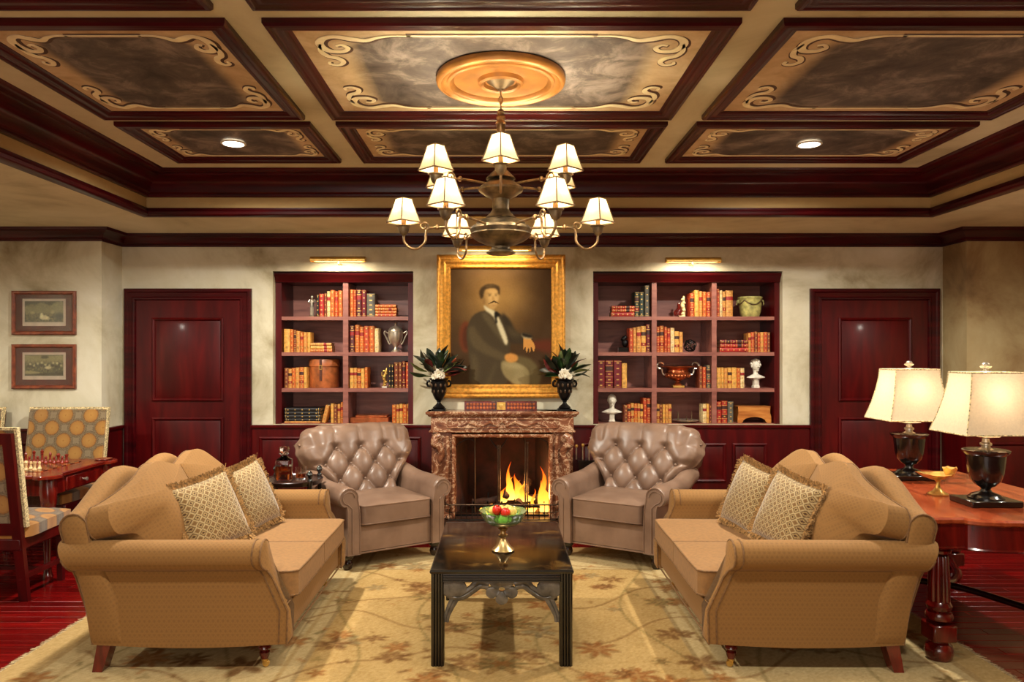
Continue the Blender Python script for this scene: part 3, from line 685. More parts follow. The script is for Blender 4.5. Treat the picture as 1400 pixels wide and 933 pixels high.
def make_sofa(label):
    t = empty('sofa', (0, 0, 0), label, 'sofa')
    SF, SP, PP = M['sofa'], M['sofa_plain'], M['piping']
    b = B(); b.box(-.94, -.02, -.68, .68, .14, .34, 0, .012); obj('seat_base', b, SF, t)
    tb = B(); tb.tube([(-.005, -.69, .15), (-.005, .69, .15)], .005, 6); tb.tube([(-.005, -.69, .325), (-.005, .69, .325)], .004, 6)
    obj('base_piping', tb, PP, t)
    for s in (1, -1):
        L = sofa_arm_loop(s); nX = 14; b = B()
        rings = [[(lerp(xb_(z), xf_(z), i / nX), y, z - (.018 * math.sin(PI * i / nX) if z < .15 else 0)) for y, z in L] for i in range(nX + 1)]
        cy = s * .65; fr = rings[-1]
        rings += [[(x + .010, lerp(y, cy, .06), z - .004 if z > .4 else z + .004) for x, y, z in fr], [(x + .016, lerp(y, cy, .25), lerp(z, .42, .05)) for x, y, z in fr]]
        b.loft(rings)
        arm = obj('arm', b, SF, t)
        p = B(); p.tube([(x + .006, y, z) for x, y, z in fr], .0055, 6, loop=True)
        p.tube([(x - .034, y + s * .001, z + .001) for x, y, z in fr[:-3]], .0045, 6)
        bk = rings[0]; p.tube([(x, y, z) for x, y, z in bk[:8]], .005, 6)
        p.tube([(lerp(xb_(.5), xf_(.5) , i / 10), s * .703, .503) for i in range(11)], .003, 5)
        obj('arm_piping', p, PP, arm)
    # camel back
    st = [-.70 + 1.40 * i / 36 for i in range(37)]; rings = []
    def bloop(y, sh=1.0):
        zt = ztop(y) - .03; P = [(-.965, .14), (-1.0, .34), (-1.06, .55), (-1.10, max(.62, zt - .16))]
        for k in range(9):
            a = PI - PI * k / 8; P.append((-1.055 + .068 * math.cos(a), zt - .068 + .068 * math.sin(a)))
        P += [(-.97, max(.6, zt - .16)), (-.90, .5), (-.84, .36), (-.82, .14)]
        return [(x, y, z) for x, z in P]
    for i, y in enumerate(st): rings.append(bloop(y))
    def shrink(r, f, dy): 
        cx = sum(p[0] for p in r) / len(r); cz = sum(p[2] for p in r) / len(r)
        return [(lerp(p[0], cx, f), p[1] + dy, lerp(p[2], cz, f)) for p in r]
    rings = [shrink(rings[0], .35, -.022), shrink(rings[0], .1, -.014)] + rings + [shrink(rings[-1], .1, .014), shrink(rings[-1], .35, .022)]
    b = B(); b.loft(rings); back = obj('back_frame', b, SF, t)
    for s in (-1, 1): p = B(); p.tube([(x, y + s * .004, z) for x, y, z in bloop(s * .705)][2:14], .005, 6); obj('back_piping', p, PP, back)
    for s in (-1, 1):
        # back cushion: plane leaning back, wings over the arm
        th = R(21)
        top = [(a, ztop(a) + .0) for a in np.linspace(.69, .004, 34)]
        ol = [(.004, .46), (.20, .458), (.40, .458), (.575, .46), (.585, .55), (.59, .645), (.62, .672), (.67, .678), (.70, .70), (.708, .76)] + top[1:] + [(.004, .85), (.004, .65)]
        ol = [(p.x, p.y) for p in cat_rom([(a, c_, 0) for a, c_ in ol], 2, True)]
        kn = lambda z, n: n * (1 - .5 * sstep(.74, .98, z))
        fn = lambda a, z, n, s=s: (-.675 - (z - .46) * math.tan(th) + kn(z, n) * math.cos(th) - .15 * sstep(.40, .74, a) , s * a, z - .012 + kn(z, n) * math.sin(th) * .6)
        b = bulged(ol, .20, .035, 8, fn, 0, .62); c = obj('back_cushion', b, SF, t)
        p = B()
        for n_ in (-.062,): p.tube([fn(a, z, n_) for a, z in ol], .0045, 6, loop=True)
        obj('cushion_piping', p, PP, c)
        # T seat cushion
        ol = [(-.80, .004), (-.80, .30), (-.80, .585), (-.50, .590), (-.17, .594), (-.06, .598), (-.01, .594), (.018, .57), (.022, .40), (.022, .2), (.02, .004), (-.2, .004), (-.5, .004)]
        fn = lambda a, c_, n, s=s: (a + (.02 if a > -.05 else 0) * (1 - (n / .085) ** 2), s * c_, .405 + n)
        b = bulged(ol, .14, .016, 7, fn, 0, .92); c = obj('seat_cushion', b, SP, t)
        p = B()
        for n_ in (-.062, .062): p.tube([fn(a, z, n_) for a, z in ol], .005, 6, loop=True)
        obj('cushion_piping', p, PP, c)
    for s in (-1, 1):
        b = B(); b.lathe([(.034, .137), (.034, .128), (.03, .122), (.022, .118), (.03, .108), (.033, .098), (.026, .088), (.018, .082), (.026, .076), (.024, .06), (.016, .04), (.015, .034)], 16, o=(-.125, s * .645, 0))
        l = obj('leg', b, M['leg_wood'], t)
        b = B(); b.lathe([(.0155, .05), (.017, .04), (.014, .028), (.008, .024)], 12, o=(-.125, s * .645, 0)); 
        b2 = B(); b2.lathe([(.006, -.009), (.016, -.009), (.018, -.004), (.018, .004), (.016, .009), (.006, .009)], 14); b2.xf(Matrix.Translation((-.118, s * .645, .0185)) @ Matrix.Rotation(R(90), 4, 'X'))
        b.add(b2.v, b2.f); obj('caster', b, M['brass'], l)
        b = B(); b.loft([[(-.945, s * .61, .15), (-.875, s * .61, .15), (-.875, s * .69, .15), (-.945, s * .69, .15)], [(-.965, s * .63, .0), (-.915, s * .63, 0), (-.915, s * .705, 0), (-.965, s * .705, 0)]]); obj('leg', b, M['leg_wood'], t, smooth=False)
    return t
sofa1 = make_sofa('gold tan camel-back sofa beside the chess table'); sofa1.location = (-1.085, 4.36, Z0); sofa1.rotation_euler = (0, 0, R(.6))
sofa2 = dup(sofa1, (1.05, 4.36, Z0), (0, 0, R(179)), 'gold tan camel-back sofa in front of the table with the lamps')
for o in (sofa1, sofa2): o['group'] = 'pair of matching sofas'

# ------------------------------------------------------------------ throw pillows with brush fringe
def make_pillow(label, a=.40):
    t = empty('throw_pillow', (0, 0, 0), label, 'pillow', group='fringed pillows on the sofas')
    n = 20; g = [(-1 + 2 * i / n) for i in range(n + 1)]
    def hh(u, v): return .075 * max(0, (1 - abs(u) ** 2.4)) ** .5 * max(0, (1 - abs(v) ** 2.4)) ** .5 + .003
    def pos(u, v, s):
        pin = 1 - .07 * (1 - abs(u) ** 2) * abs(v) ** 2; piu = 1 - .07 * (1 - abs(v) ** 2) * abs(u) ** 2
        return (u * a / 2 * piu, s * hh(u, v), v * a / 2 * pin)
    for s, nm, m in ((-1, 'front_cover', M['pillow']), (1, 'back_cover', M['pillow_edge'])):
        b = B(); b.add([pos(u, v, s) for v in g for u in g], [(j * (n + 1) + i, j * (n + 1) + i + 1, (j + 1) * (n + 1) + i + 1, (j + 1) * (n + 1) + i) for j in range(n) for i in range(n)])
        obj(nm, b, m, t)
    b = B(); r_ = random.Random(9)
    per = [(-1 + 2 * k / 150, -1, 0, -1) for k in range(150)] + [(1, -1 + 2 * k / 150, 1, 0) for k in range(150)] + [(1 - 2 * k / 150, 1, 0, 1) for k in range(150)] + [(-1, 1 - 2 * k / 150, -1, 0) for k in range(150)]
    for u, v, du, dv in per:
        for q in range(3):
            x, y, z = pos(u, v, 0); y = r_.uniform(-.006, .006); L = r_.uniform(.028, .042); k = r_.uniform(-.5, .5); yy = r_.uniform(-.022, .022)
            ox, oz = du + k * abs(dv), dv + k * abs(du)
            tx, tz = (.0035, 0) if dv else (0, .0035)
            b.add([(x - tx, y, z - tz), (x + tx, y, z + tz), (x + ox * L + tx * .6, yy, z + oz * L + tz * .6), (x + ox * L - tx * .6, yy, z + oz * L - tz * .6)], [(0, 1, 2, 3)])
    obj('fringe', b, M['fringe'], t, kind='stuff', smooth=False, fix=False)
    return t
p1 = make_pillow('fringed lattice pillow nearer the camera on the sofa by the chess table')
def setp(p, loc, yaw, lean, roll): p.location = loc; p.rotation_mode = 'YXZ'; p.rotation_euler = (R(lean), R(roll), R(yaw))
setp(p1, (-1.64, 4.12, Z0 + .69), 58, -24, -9)
p2 = dup(p1, (0, 0, 0), None, 'fringed lattice pillow nearer the decanter on the sofa by the chess table'); setp(p2, (-1.575, 4.57, Z0 + .69), 70, -22, -8)
p3 = dup(p1, (0, 0, 0), None, 'fringed lattice pillow nearer the camera on the sofa by the lamp table'); setp(p3, (1.61, 4.14, Z0 + .69), -72, -22, 8)
p4 = dup(p1, (0, 0, 0), None, 'fringed lattice pillow nearer the fireplace on the sofa by the lamp table'); setp(p4, (1.545, 4.55, Z0 + .69), -72, -20, 8)
# ------------------------------------------------------------------ tufted leather armchairs (local: facing -y, width along x)
def make_armchair(label):
    t = empty('armchair', (0, 0, 0), label, 'armchair', group='pair of tufted leather armchairs')
    LE = M['leather']
    b = B(); b.box(-.38, .38, .01, .80, .12, .32, 0, .012); obj('seat_base', b, LE, t)
    b = B(); b.box(-.295, .295, .0, .03, .125, .325, 0, .008); obj('front_rail', b, LE, t)
    b = B(); b.tube([(-.42, -.002, .122), (.42, -.002, .122)], .006, 6); obj('base_welt', b, LE, t)
    for s in (1, -1):
        L = [(.395, .12), (.395, .30), (.395, .44), (.40, .475)]
        for k in range(15):
            a = R(-58 + 250 * k / 14); L.append((.385 + .076 * math.cos(a), .54 + .076 * math.sin(a)))
        L += [(.298, .45), (.292, .30), (.292, .12)]
        L = [(s * o, z) for o, z in L]; nX = 12
        rings = [[(x + s * .02 * math.sin(PI * i / nX) * (z > .4), lerp(.84, -.012, i / nX), z + .05 * sstep(.5, .0, i / nX) * (z > .45)) for x, z in L] for i in range(nX + 1)]
        b = B(); b.loft(rings); arm = obj('arm', b, LE, t)
        fr = rings[-1]
        # front facing: flat panel with a welted scroll
        cx, cz = s * .385, .54
        f0 = [(x, -.012, z) for x, y, z in fr]; f1 = [(lerp(x, s * .35 if z < .46 else cx, .10), -.030, lerp(z, cz, .10) if z > .46 else lerp(z, .3, .01)) for x, y, z in fr]
        b = B(); b.loft([f0, f1]); obj('arm_facing', b, LE, t)
        p = B(); p.tube([(x, -.03, z) for x, y, z in f1], .0055, 6, loop=True)
        q = [(cx + s * .046 * math.cos(a) , -.032, cz + .046 * math.sin(a)) for a in [R(-80 + 260 * k / 14) for k in range(15)]]
        p.tube([(s * .358, -.032, .135), (s * .358, -.032, .46)] + [(x, y, z) for x, y, z in q], .005, 6)
        obj('arm_welt', p, LE, arm)
    # seat cushion
    ol = []
    w2, d0, d1 = .285, -.03, .60
    for cx, cy, a0 in ((w2 - .04, d0 + .04, -90), (w2 - .04, d1 - .04, 0), (-w2 + .04, d1 - .04, 90), (-w2 + .04, d0 + .04, 180)):
        for k in range(5): a = R(a0 + 22.5 * k); ol.append((cx + .04 * math.cos(a), cy + .04 * math.sin(a)))
    o2 = []
    for i in range(len(ol)):
        p, q = ol[i], ol[(i + 1) % len(ol)]; n = max(1, int(math.dist(p, q) / .08))
        o2 += [(lerp(p[0], q[0], k / n), lerp(p[1], q[1], k / n)) for k in range(n)]
    fn = lambda a, c, n: (a, c - (.012 if c < .05 else 0) * (1 - (n / .09) ** 2), .402 + n)
    b = bulged(o2, .15, .02, 7, fn, 0, .93); c = obj('seat_cushion', b, LE, t)
    p = B()
    for n_ in (-.066, .066): p.tube([fn(a, z, n_) for a, z in o2], .005, 6, loop=True)
    obj('cushion_welt', p, LE, c)
    # tufted back with a rolled top
    nu, nv = 108, 96
    prof = []
    for i in range(nv):
        v = i / (nv - 1)
        if v < .76: q = v / .76; prof.append((.545 + .215 * q - .012 * math.sin(PI * q), .38 + .525 * q))
        else: a = R(21) + (v - .76) / .24 * R(170); prof.append((.760 + .062 * (math.cos(R(21)) - math.cos(a)), .905 + .062 * (math.sin(a) - math.sin(R(21)))))
    du = .215; rows = [.40, .535, .67, .79]          # button rows in z
    btn = [(-.5 * du, .44), (.5 * du, .44), (-du, .565), (0, .565), (du, .565), (-1.5 * du, .69), (-.5 * du, .69), (.5 * du, .69), (1.5 * du, .69), (-du, .815), (0, .815), (du, .815)]
    hz = .125
    def half(z): return lerp(.30, .51, sstep(.48, .80, z)) - .03 * sstep(.9, 1.0, z)
    def tuft(x, z):
        # crease lines run along the diagonals between buttons
        a = x / du + (z - .565) / (2 * hz); c = x / du - (z - .565) / (2 * hz)
        dm = (abs(math.sin(PI * a)) * abs(math.sin(PI * c))) ** .30
        vp = .42 + .58 * lerp(abs(math.sin(PI * x / du)) ** .4, .9, sstep(.90, 1.06, z))       # pleats to the top edge
        hp = 1 - .55 * math.exp(-((z - .69) / .022) ** 2)
        kt = sstep(.815, .85, z); ks = sstep(1.35 * du, 1.62 * du, abs(x))
        h = lerp(lerp(dm, vp, kt), lerp(hp, .86 + .12 * math.cos(11 * math.atan2(z - .69, abs(x) - .32)), kt), ks * .9)
        for bx, bz in btn:
            d2 = ((x - bx) ** 2 + (z - bz) ** 2) / .026 ** 2
            if d2 < 8: h -= .5 * math.exp(-d2)
        return h
    vsx = []
    for i in range(nv):
        y0, z0 = prof[i]; j0, j1 = max(0, i - 1), min(nv - 1, i + 1)
        ty, tz = prof[j1][0] - prof[j0][0], prof[j1][1] - prof[j0][1]; l = math.hypot(ty, tz) or 1; ny_, nz_ = -tz / l, ty / l
        hw = half(min(z0, .99) if i < nv * .8 else .95)
        for j in range(nu):
            u = -1 + 2 * j / (nu - 1)
            x = hw * math.sin(u * R(90)) * .35 + hw * u * .65
            zz = z0 if i < nv * .76 else .935 + (i / (nv - 1) - .76) * .7
            h = .058 * tuft(x * .42 / max(hw, .3) if False else x, zz) * (1 - sstep(.9, 1.0, abs(u))) * (1 - sstep(.93, 1, i / (nv - 1)))
            e = -.075 * sstep(.66, 1.0, abs(u)) ** 1.5 - .035 * sstep(.88, 1, abs(u))
            xx = x * (1 - .008 * math.sin(z0 * 60) * sstep(.9, 1, abs(u)))
            lowtop = -.045 * abs(u) ** 4 * sstep(.7, .95, z0)
            vsx.append((xx, y0 + ny_ * (h + e), z0 + nz_ * (h + e * .5) + lowtop))
    b = B(); b.add(vsx, [(i * nu + j, i * nu + j + 1, (i + 1) * nu + j + 1, (i + 1) * nu + j) for i in range(nv - 1) for j in range(nu - 1)])
    # plain outside back closing the shell
    edge = [vsx[i * nu] for i in range(nv)] + [vsx[(nv - 1) * nu + j] for j in range(1, nu)] + [vsx[i * nu + nu - 1] for i in range(nv - 2, -1, -1)]
    inner = [(x * .97, min(y + .03, .93) if z > .5 else .84, z - (.02 if z > .9 else 0)) for x, y, z in edge]; low = [(x * .92, .86, lerp(z, .5, .35)) for x, y, z in edge]
    b.loft([edge, inner, low], closed=False)
    b.f.append(tuple(range(len(b.v) - len(low), len(b.v)))); b.m.append(0)
    obj('tufted_back', b, LE, t, ang=180)
    me = None
    for bx, bz in btn:
        y = .545 + .215 * (bz - .38) / .555 - .012
        if me is None:
            q = B(); q.ell((0, 0, 0), (.011, .007, .011), 10, 6); me = mesh('tufting_button', q, LE)
        put('tufting_button', me, t, (bx, y - .016, bz))
    for x, y in ((-.36, .06), (.36, .06)):
        b = B(); b.lathe([(.03, .125), (.046, .12), (.05, .10), (.044, .084), (.03, .07), (.034, .06), (.04, .04), (.034, .012), (.022, 0)], 18, o=(x, y, 0)); obj('leg', b, M['dark_leg'], t)
    for x in (-.36, .36):
        b = B(); b.loft([[(x - .03, .74, .125), (x + .03, .74, .125), (x + .03, .80, .125), (x - .03, .80, .125)], [(x - .022, .79, 0), (x + .022, .79, 0), (x + .022, .835, 0), (x - .022, .835, 0)]]); obj('leg', b, M['dark_leg'], t, smooth=False)
    return t
arm1 = make_armchair('taupe tufted leather armchair beside the round drinks table'); arm1.location = (-.80, 5.53, Z0); arm1.rotation_euler = (0, 0, R(33))
arm2 = dup(arm1, (.80, 5.54, Z0), (0, 0, R(-31)), 'taupe tufted leather armchair beside the fireplace tools')

# ------------------------------------------------------------------ patterned chairs round the chess table (local: facing -y)
def make_chair(label, wd=.66):
    t = empty('upholstered_chair', (0, 0, 0), label, 'chair', group='patterned chairs at the chess table')
    W = M['mahogany']; h = wd / 2; lean = .10
    yb = lambda z: .17 + lean * (z - .45) / .66
    b = B()
    for s in (-1, 1):
        b = B(); b.loft([[(s * (h - .005), yb(z) + .0, z), (s * (h - .065), yb(z), z), (s * (h - .065), yb(z) + .035, z), (s * (h - .005), yb(z) + .035, z)] for z in (.0, .3, .6, .9, 1.10)])
        obj('back_leg', b, W, t, smooth=False)
    for z0, z1 in ((1.03, 1.10), (.44, .52)):
        b = B(); b.loft([[(x, yb(z0), z0), (x, yb(z1), z1), (x, yb(z1) + .033, z1), (x, yb(z0) + .033, z0)] for x in (-h + .06, h - .06)])
        obj('back_rail', b, W, t, smooth=False)
    b = B(); b.loft([[(x, yb(.52) + .005, .52), (x, yb(1.03) + .005, 1.03), (x, yb(1.03) + .024, 1.03), (x, yb(.52) + .024, .52)] for x in (-h + .062, h - .062)]); obj('outside_back', b, M['medallion_cloth'], t, smooth=False)
    # upholstered inside back
    n = 10; b = B(); rings = []
    for i in range(n + 1):
        z = .52 + .60 * i / n; k = .006 if i in (0, n) else 0
        rings.append([(-h + k, yb(z) - .002, z), (-h + k, yb(z) - .05, z), (-h + .02, yb(z) - .068 + k * 2, z), (0, yb(z) - .078 + k * 2, z), (h - .02, yb(z) - .068 + k * 2, z), (h - k, yb(z) - .05, z), (h - k, yb(z) - .002, z)])
    b.loft(rings); obj('backrest', b, M['medallion_cloth'], t)
    b = B(); b.sweep([(-h, .5), (h, .5), (h, 1.125), (-h, 1.125)], [(-.012, 0), (.006, 0), (.006, .035), (-.012, .035)], lambda p, q: (p.x, yb(p.y) + q - .034, p.y), loop=True); obj('gimp_edge', b, M['gimp'], t, smooth=False)
    b = B(); b.box(-h + .01, h - .01, -.36, .20, .34, .42, 0, .01); obj('seat_rail', b, W, t)
    ol = [(-h + .02, -.33), (-h + .06, -.375), (0, -.39), (h - .06, -.375), (h - .02, -.33), (h, -.1), (h - .01, .17), (0, .18), (-h + .01, .17), (-h, -.1)]
    ol = [(p.x, p.y) for p in cat_rom([(a, c, 0) for a, c in ol], 4, True)]
    b = bulged(ol, .09, .03, 6, lambda a, c, k: (a, c, .455 + k), 0, .8); obj('seat', b, M['medallion_seat'], t)
    for s in (-1, 1):
        b = B(); b.loft([[(s * (h - .06) + dx * r, -.31 + dy * r, z) for dx, dy in ((-1, -1), (1, -1), (1, 1), (-1, 1))] for z, r in ((0, .018), (.15, .02), (.40, .027))]); obj('front_leg', b, W, t, smooth=False)
        b = B(); b.box(s * (h - .04) - .012, s * (h - .04) + .012, -.3, .16, .14, .17); obj('stretcher', b, W, t, smooth=False)
    b = B(); b.box(-h + .04, h - .04, -.09, -.065, .142, .168); obj('stretcher', b, W, t, smooth=False)
    return t
ch1 = make_chair('patterned medallion chair facing the camera behind the chess table'); ch1.location = (-3.75, 6.10, 0)
ch2 = dup(ch1, (-3.385, 4.86, 0), (0, 0, R(180)), 'patterned medallion chair seen from behind in front of the chess table')
ch3 = dup(ch1, (-4.66, 6.10, 0), None, 'chair against the wall beyond the chess table, only its back corner showing')
# ------------------------------------------------------------------ coffee table (front at y 3.71)
CX0, CX1, CY0, CY1, CT = -.36, .36, 3.71, 4.77, .502
t = empty('coffee_table', (0, (CY0 + CY1) / 2, Z0), 'black lacquer low table with reeded legs and carved fretwork between the sofas', 'coffee table')
oy = (CY0 + CY1) / 2; hy = (CY1 - CY0) / 2; H = CT - Z0
b = B(); b.box(CX0, CX1, -hy, hy, H - .016, H, 0, .003); obj('table_top', b, M['lacquer_top'], t)
b = B(); b.sweep([(CX0, -hy), (CX1, -hy), (CX1, hy), (CX0, hy)], [(-.002, H - .018), (-.006, H - .008), (-.002, H + .001), (.004, H + .001), (.004, H - .018)], lambda p, h: (p.x, p.y, h), loop=True)
obj('table_edge', b, M['black_wood'], t, smooth=False)
def reeded(w_):   # square section with reeds on every side
    half = w_ / 2; pts = []
    for k in range(4):
        for i in range(4):
            for q in range(4):
                u = -half + w_ * (i + q / 4) / 4; d = half + .004 * math.sin(PI * q / 4) - (.003 if q == 0 else 0)
                a = k * PI / 2; pts.append((u * math.cos(a) + d * math.sin(a), u * math.sin(a) - d * math.cos(a)))
    return pts
for sx in (-1, 1):
    for sy in (-1, 1):
        o_ = (sx * (CX1 - .033), sy * (hy - .033)); sec = reeded(.058)
        b = B(); b.loft([[(o_[0] + a, o_[1] + c, z) for a, c in sec] for z in (0, H - .017)]); obj('leg', b, M['black_wood'], t, ang=50)
    prof = [(0, H - .017), (-.010, H - .017)] + [p_ for k in range(4) for p_ in ((-.012, H - .019 - .0115 * k), (-.012, H - .0265 - .0115 * k), (-.006, H - .028 - .0115 * k), (-.006, H - .0295 - .0115 * k))] + [(0, H - .064)]
    b = B(); b.loft([[(sx * (CX1 - .006 + o * -1 - .006), y, z) for o, z in prof] for y in (-hy + .062, hy - .062)]); obj('side_apron', b, M['black_wood'], t, smooth=False)
    b = B(); b.loft([[(x, sx * (hy - .012 - o), z) for o, z in prof] for x in (-CX1 + .062, CX1 - .062)]); obj('end_apron', b, M['black_wood'], t, smooth=False)
def zx(px_): return (px_ / 3.732 + 580 - 686) * .00371
def zz(py_): return 1.6 - (py_ / 3.732 + 680 - 484) * .00371 - Z0
for sy in (-1, 1):
    fn = lambda p, d: (p[0], sy * (hy - .02 + d), p[1])
    b = B(); cx, cz = 0, zz(478)
    outer = []; hole = []
    for k in range(60):
        a = 2 * PI * k / 60; r_ = .046 + .034 * abs(math.cos(2.5 * (a + PI / 2))) ** .6
        outer.append((cx + r_ * 1.05 * math.cos(a), cz + r_ * .95 * math.sin(a) * 1.0)); hole.append((cx + .016 * math.cos(a), cz + .012 * math.sin(a)))
    md = [((o[0] * .6 + h_[0] * .4), o[1] * .6 + h_[1] * .4) for o, h_ in zip(outer, hole)]
    b.loft([[fn(p, -.012) for p in outer], [fn(p, .008) for p in outer], [fn(p, .012) for p in md], [fn(p, .004) for p in hole], [fn(p, -.012) for p in hole]], loop=True)
    obj('carved_flower', b, M['fret'], t)
    for s in (-1, 1):
        b = B(); q = lambda px_, pz_: (s * (zx(px_) + .0), zz(pz_), 0)
        pth = cat_rom([q(462, 458), q(510, 448), q(550, 480), q(600, 508), q(650, 508), q(690, 480)], 5)
        ribbon_solid(b, pth, [.046, .056, .044, .048, .046, .036], lambda p, d: fn((p.x, p.y), d), -.012, .008)
        pth = cat_rom([q(630, 515), q(655, 560), q(676, 610), q(680, 645)], 5); ribbon_solid(b, pth, [.044, .040, .032, .026], lambda p, d: fn((p.x, p.y), d), -.012, .006)
        hx, hz = zx(640) * s, zz(462); hp = []
        for k in range(36):
            a = 2 * PI * k / 36; r_ = .046 + .012 * abs(math.cos(1.5 * (a - PI / 2))) ; hp.append((hx + r_ * 1.15 * math.cos(a), hz + r_ * math.sin(a)))
        b.loft([[fn(p, -.012) for p in hp], [fn(p, .010) for p in hp], [fn((lerp(p[0], hx, .5), lerp(p[1], hz, .5)), .014) for p in hp]])
        obj('carved_scroll', b, M['fret'], t)
# fruit compote
ct = empty('fruit_compote', (.008, 4.08, CT + .001), 'green glass fruit bowl on a silver-gold stem on the black table', 'compote')
b = B(); b.lathe([(0, 0), (.062, 0), (.064, .006), (.058, .012), (.045, .022), (.03, .042), (.018, .06), (.014, .07), (.026, .078), (.028, .086), (.016, .094), (.014, .108), (.024, .116), (.03, .126), (.022, .132), (.04, .138), (0, .14)], 28); obj('stem', b, M['compote_metal'], ct)
b = B(); n = 48
bp = [(.03, .139), (.07, .146), (.098, .165), (.112, .19), (.124, .222), (.127, .224), (.122, .218), (.108, .192), (.094, .169), (.066, .152), (.01, .146)]
b.loft([[(r_ * (1 + .07 * abs(math.cos(5 * 2 * PI * j / n)) * (r_ > .06)) * math.cos(2 * PI * j / n), r_ * (1 + .07 * abs(math.cos(5 * 2 * PI * j / n)) * (r_ > .06)) * math.sin(2 * PI * j / n), z) for j in range(n)] for r_, z in bp]); obj('bowl', b, M['green_glass'], ct)
M['fruit_green'] = plain('green_fruit', (120, 168, 72), 0.3, 0, .2, 20); M['fruit_red'] = plain('red_fruit', (190, 34, 18), 0.28, 0, .2, 20); M['fruit_yellow'] = plain('yellow_fruit', (226, 190, 96), 0.35, 0, .15, 20)
fb = {}
for k_, m_ in (('green', 'fruit_green'), ('red', 'fruit_red'), ('yellow', 'fruit_yellow')):
    q = B(); q.lathe([(0, -.024), (.012, -.026), (.022, -.016), (.027, 0), (.025, .014), (.016, .023), (.006, .022), (0, .018)], 14); fb[k_] = mesh('fruit', q, M[m_])
    q = B(); q.tube([(0, 0, .018), (.002, 0, .026), (.005, .001, .033)], .0014, 5); fb[k_ + 's'] = mesh('fruit_stem', q, M['bark'])
fpos = [('green', .065 * math.cos(a), .065 * math.sin(a), .182) for a in [2 * PI * k / 7 + .2 for k in range(7)]] + [('green', 0, 0, .178)] + [('red', -.035, -.03, .232), ('red', .012, -.05, .222), ('yellow', .05, -.02, .222), ('yellow', -.005, .02, .222), ('yellow', .03, .045, .22), ('yellow', -.055, .02, .216)]
fl_ = {'green': 'green fruit low in the glass compote seen through its side', 'yellow': 'pale yellow fruit heaped in the glass compote'}
nred = 0; yl = ['pale yellow fruit beside the front red fruit in the glass compote', 'pale yellow fruit in the middle of the heap behind the red fruits', 'pale yellow fruit at the back rim of the glass compote', 'pale yellow fruit at the chess table side of the glass compote']
for k_, x, y, z in fpos:
    lab = yl.pop(0) if k_ == 'yellow' else fl_.get(k_) or ['red fruit highest in the glass compote', 'red fruit at the front rim of the glass compote'][nred]; nred += k_ == 'red'
    o = put('fruit', fb[k_], None, (.008 + x, 4.08 + y, CT + z), (0.2 * x * 20, .3, x * 30), lab, 'fruit', None if k_ == 'red' else k_ + ' fruit in the compote')
    put('fruit_stem', fb[k_ + 's'], o)

# ------------------------------------------------------------------ round drinks table, decanter, tumbler
TX, TY, TZ = -1.545, 5.40, .672
t = empty('drinks_table', (TX, TY, 0), 'small round dark tray table with four ball finials between sofa and armchair', 'side table')
b = B(); b.lathe([(0, TZ - .03), (.2, TZ - .03), (.212, TZ - .024), (.222, TZ + .006), (.217, TZ + .01), (.208, TZ), (0, TZ)], 40); obj('tray', b, M['marbled_black'], t)
for a in (40, 140, 220, 320):
    x, y = .215 * math.cos(R(a)), .215 * math.sin(R(a))
    b = B(); b.lathe([(.012, .012), (.014, .05), (.01, .2), (.013, .3), (.01, .42), (.015, .60), (.017, TZ - .035), (.019, TZ + .01), (.017, TZ + .022), (.01, TZ + .03), (.017, TZ + .042), (.023, TZ + .056), (.017, TZ + .074), (.006, TZ + .084), (0, TZ + .086)], 14, o=(x, y, 0)); obj('leg', b, M['black_wood'], t)
b = B(); b.lathe([(0, .2), (.2, .2), (.205, .21), (.2, .22), (0, .22)], 32); obj('lower_shelf', b, M['black_wood'], t)
def sqlathe(b, prof, pw=4, n=32, o=(0, 0, 0), m=0):
    rs = []
    for r_, z in prof:
        ring = []
        for j in range(n):
            a = 2 * PI * j / n; c, s = math.cos(a), math.sin(a); k = r_ / (abs(c) ** pw + abs(s) ** pw) ** (1 / pw) if pw else r_
            ring.append((o[0] + k * c, o[1] + k * s, o[2] + z))
        rs.append(ring)
    b.loft(rs, m)
d = empty('decanter', (-1.60, 5.38, TZ + .001), 'square glass decanter of amber spirit with a faceted stopper on the tray table', 'decanter', (0, 0, R(12)))
b = B(); sqlathe(b, [(.0, 0), (.056, 0), (.06, .006), (.06, .135), (.056, .15)], 8); sqlathe(b, [(.056, .15), (.03, .168), (.022, .178), (.022, .186), (.034, .192), (.034, .198), (.0, .198)], 3); obj('bottle', b, M['glass'], d)
b = B(); sqlathe(b, [(.0, .008), (.052, .008), (.054, .012), (.054, .105), (0, .105)], 8); obj('spirit', b, M['amber'], d)
b = B(); b.lathe([(.012, .185), (.014, .199), (.024, .203), (.034, .212), (.037, .226), (.034, .24), (.022, .246), (0, .248)], 8); obj('stopper', b, M['glass'], d, smooth=False)
d = empty('tumbler', (-1.475, 5.37, TZ + .001), 'glass tumbler with a measure of amber spirit beside the decanter', 'glass')
b = B(); b.lathe([(0, 0), (.036, 0), (.038, .01), (.040, .095), (.037, .095), (.034, .018), (0, .016)], 16); obj('glass_wall', b, M['glass'], d)
b = B(); b.lathe([(0, .017), (.0335, .019), (.0355, .05), (0, .05)], 16); obj('spirit', b, M['amber'], d)

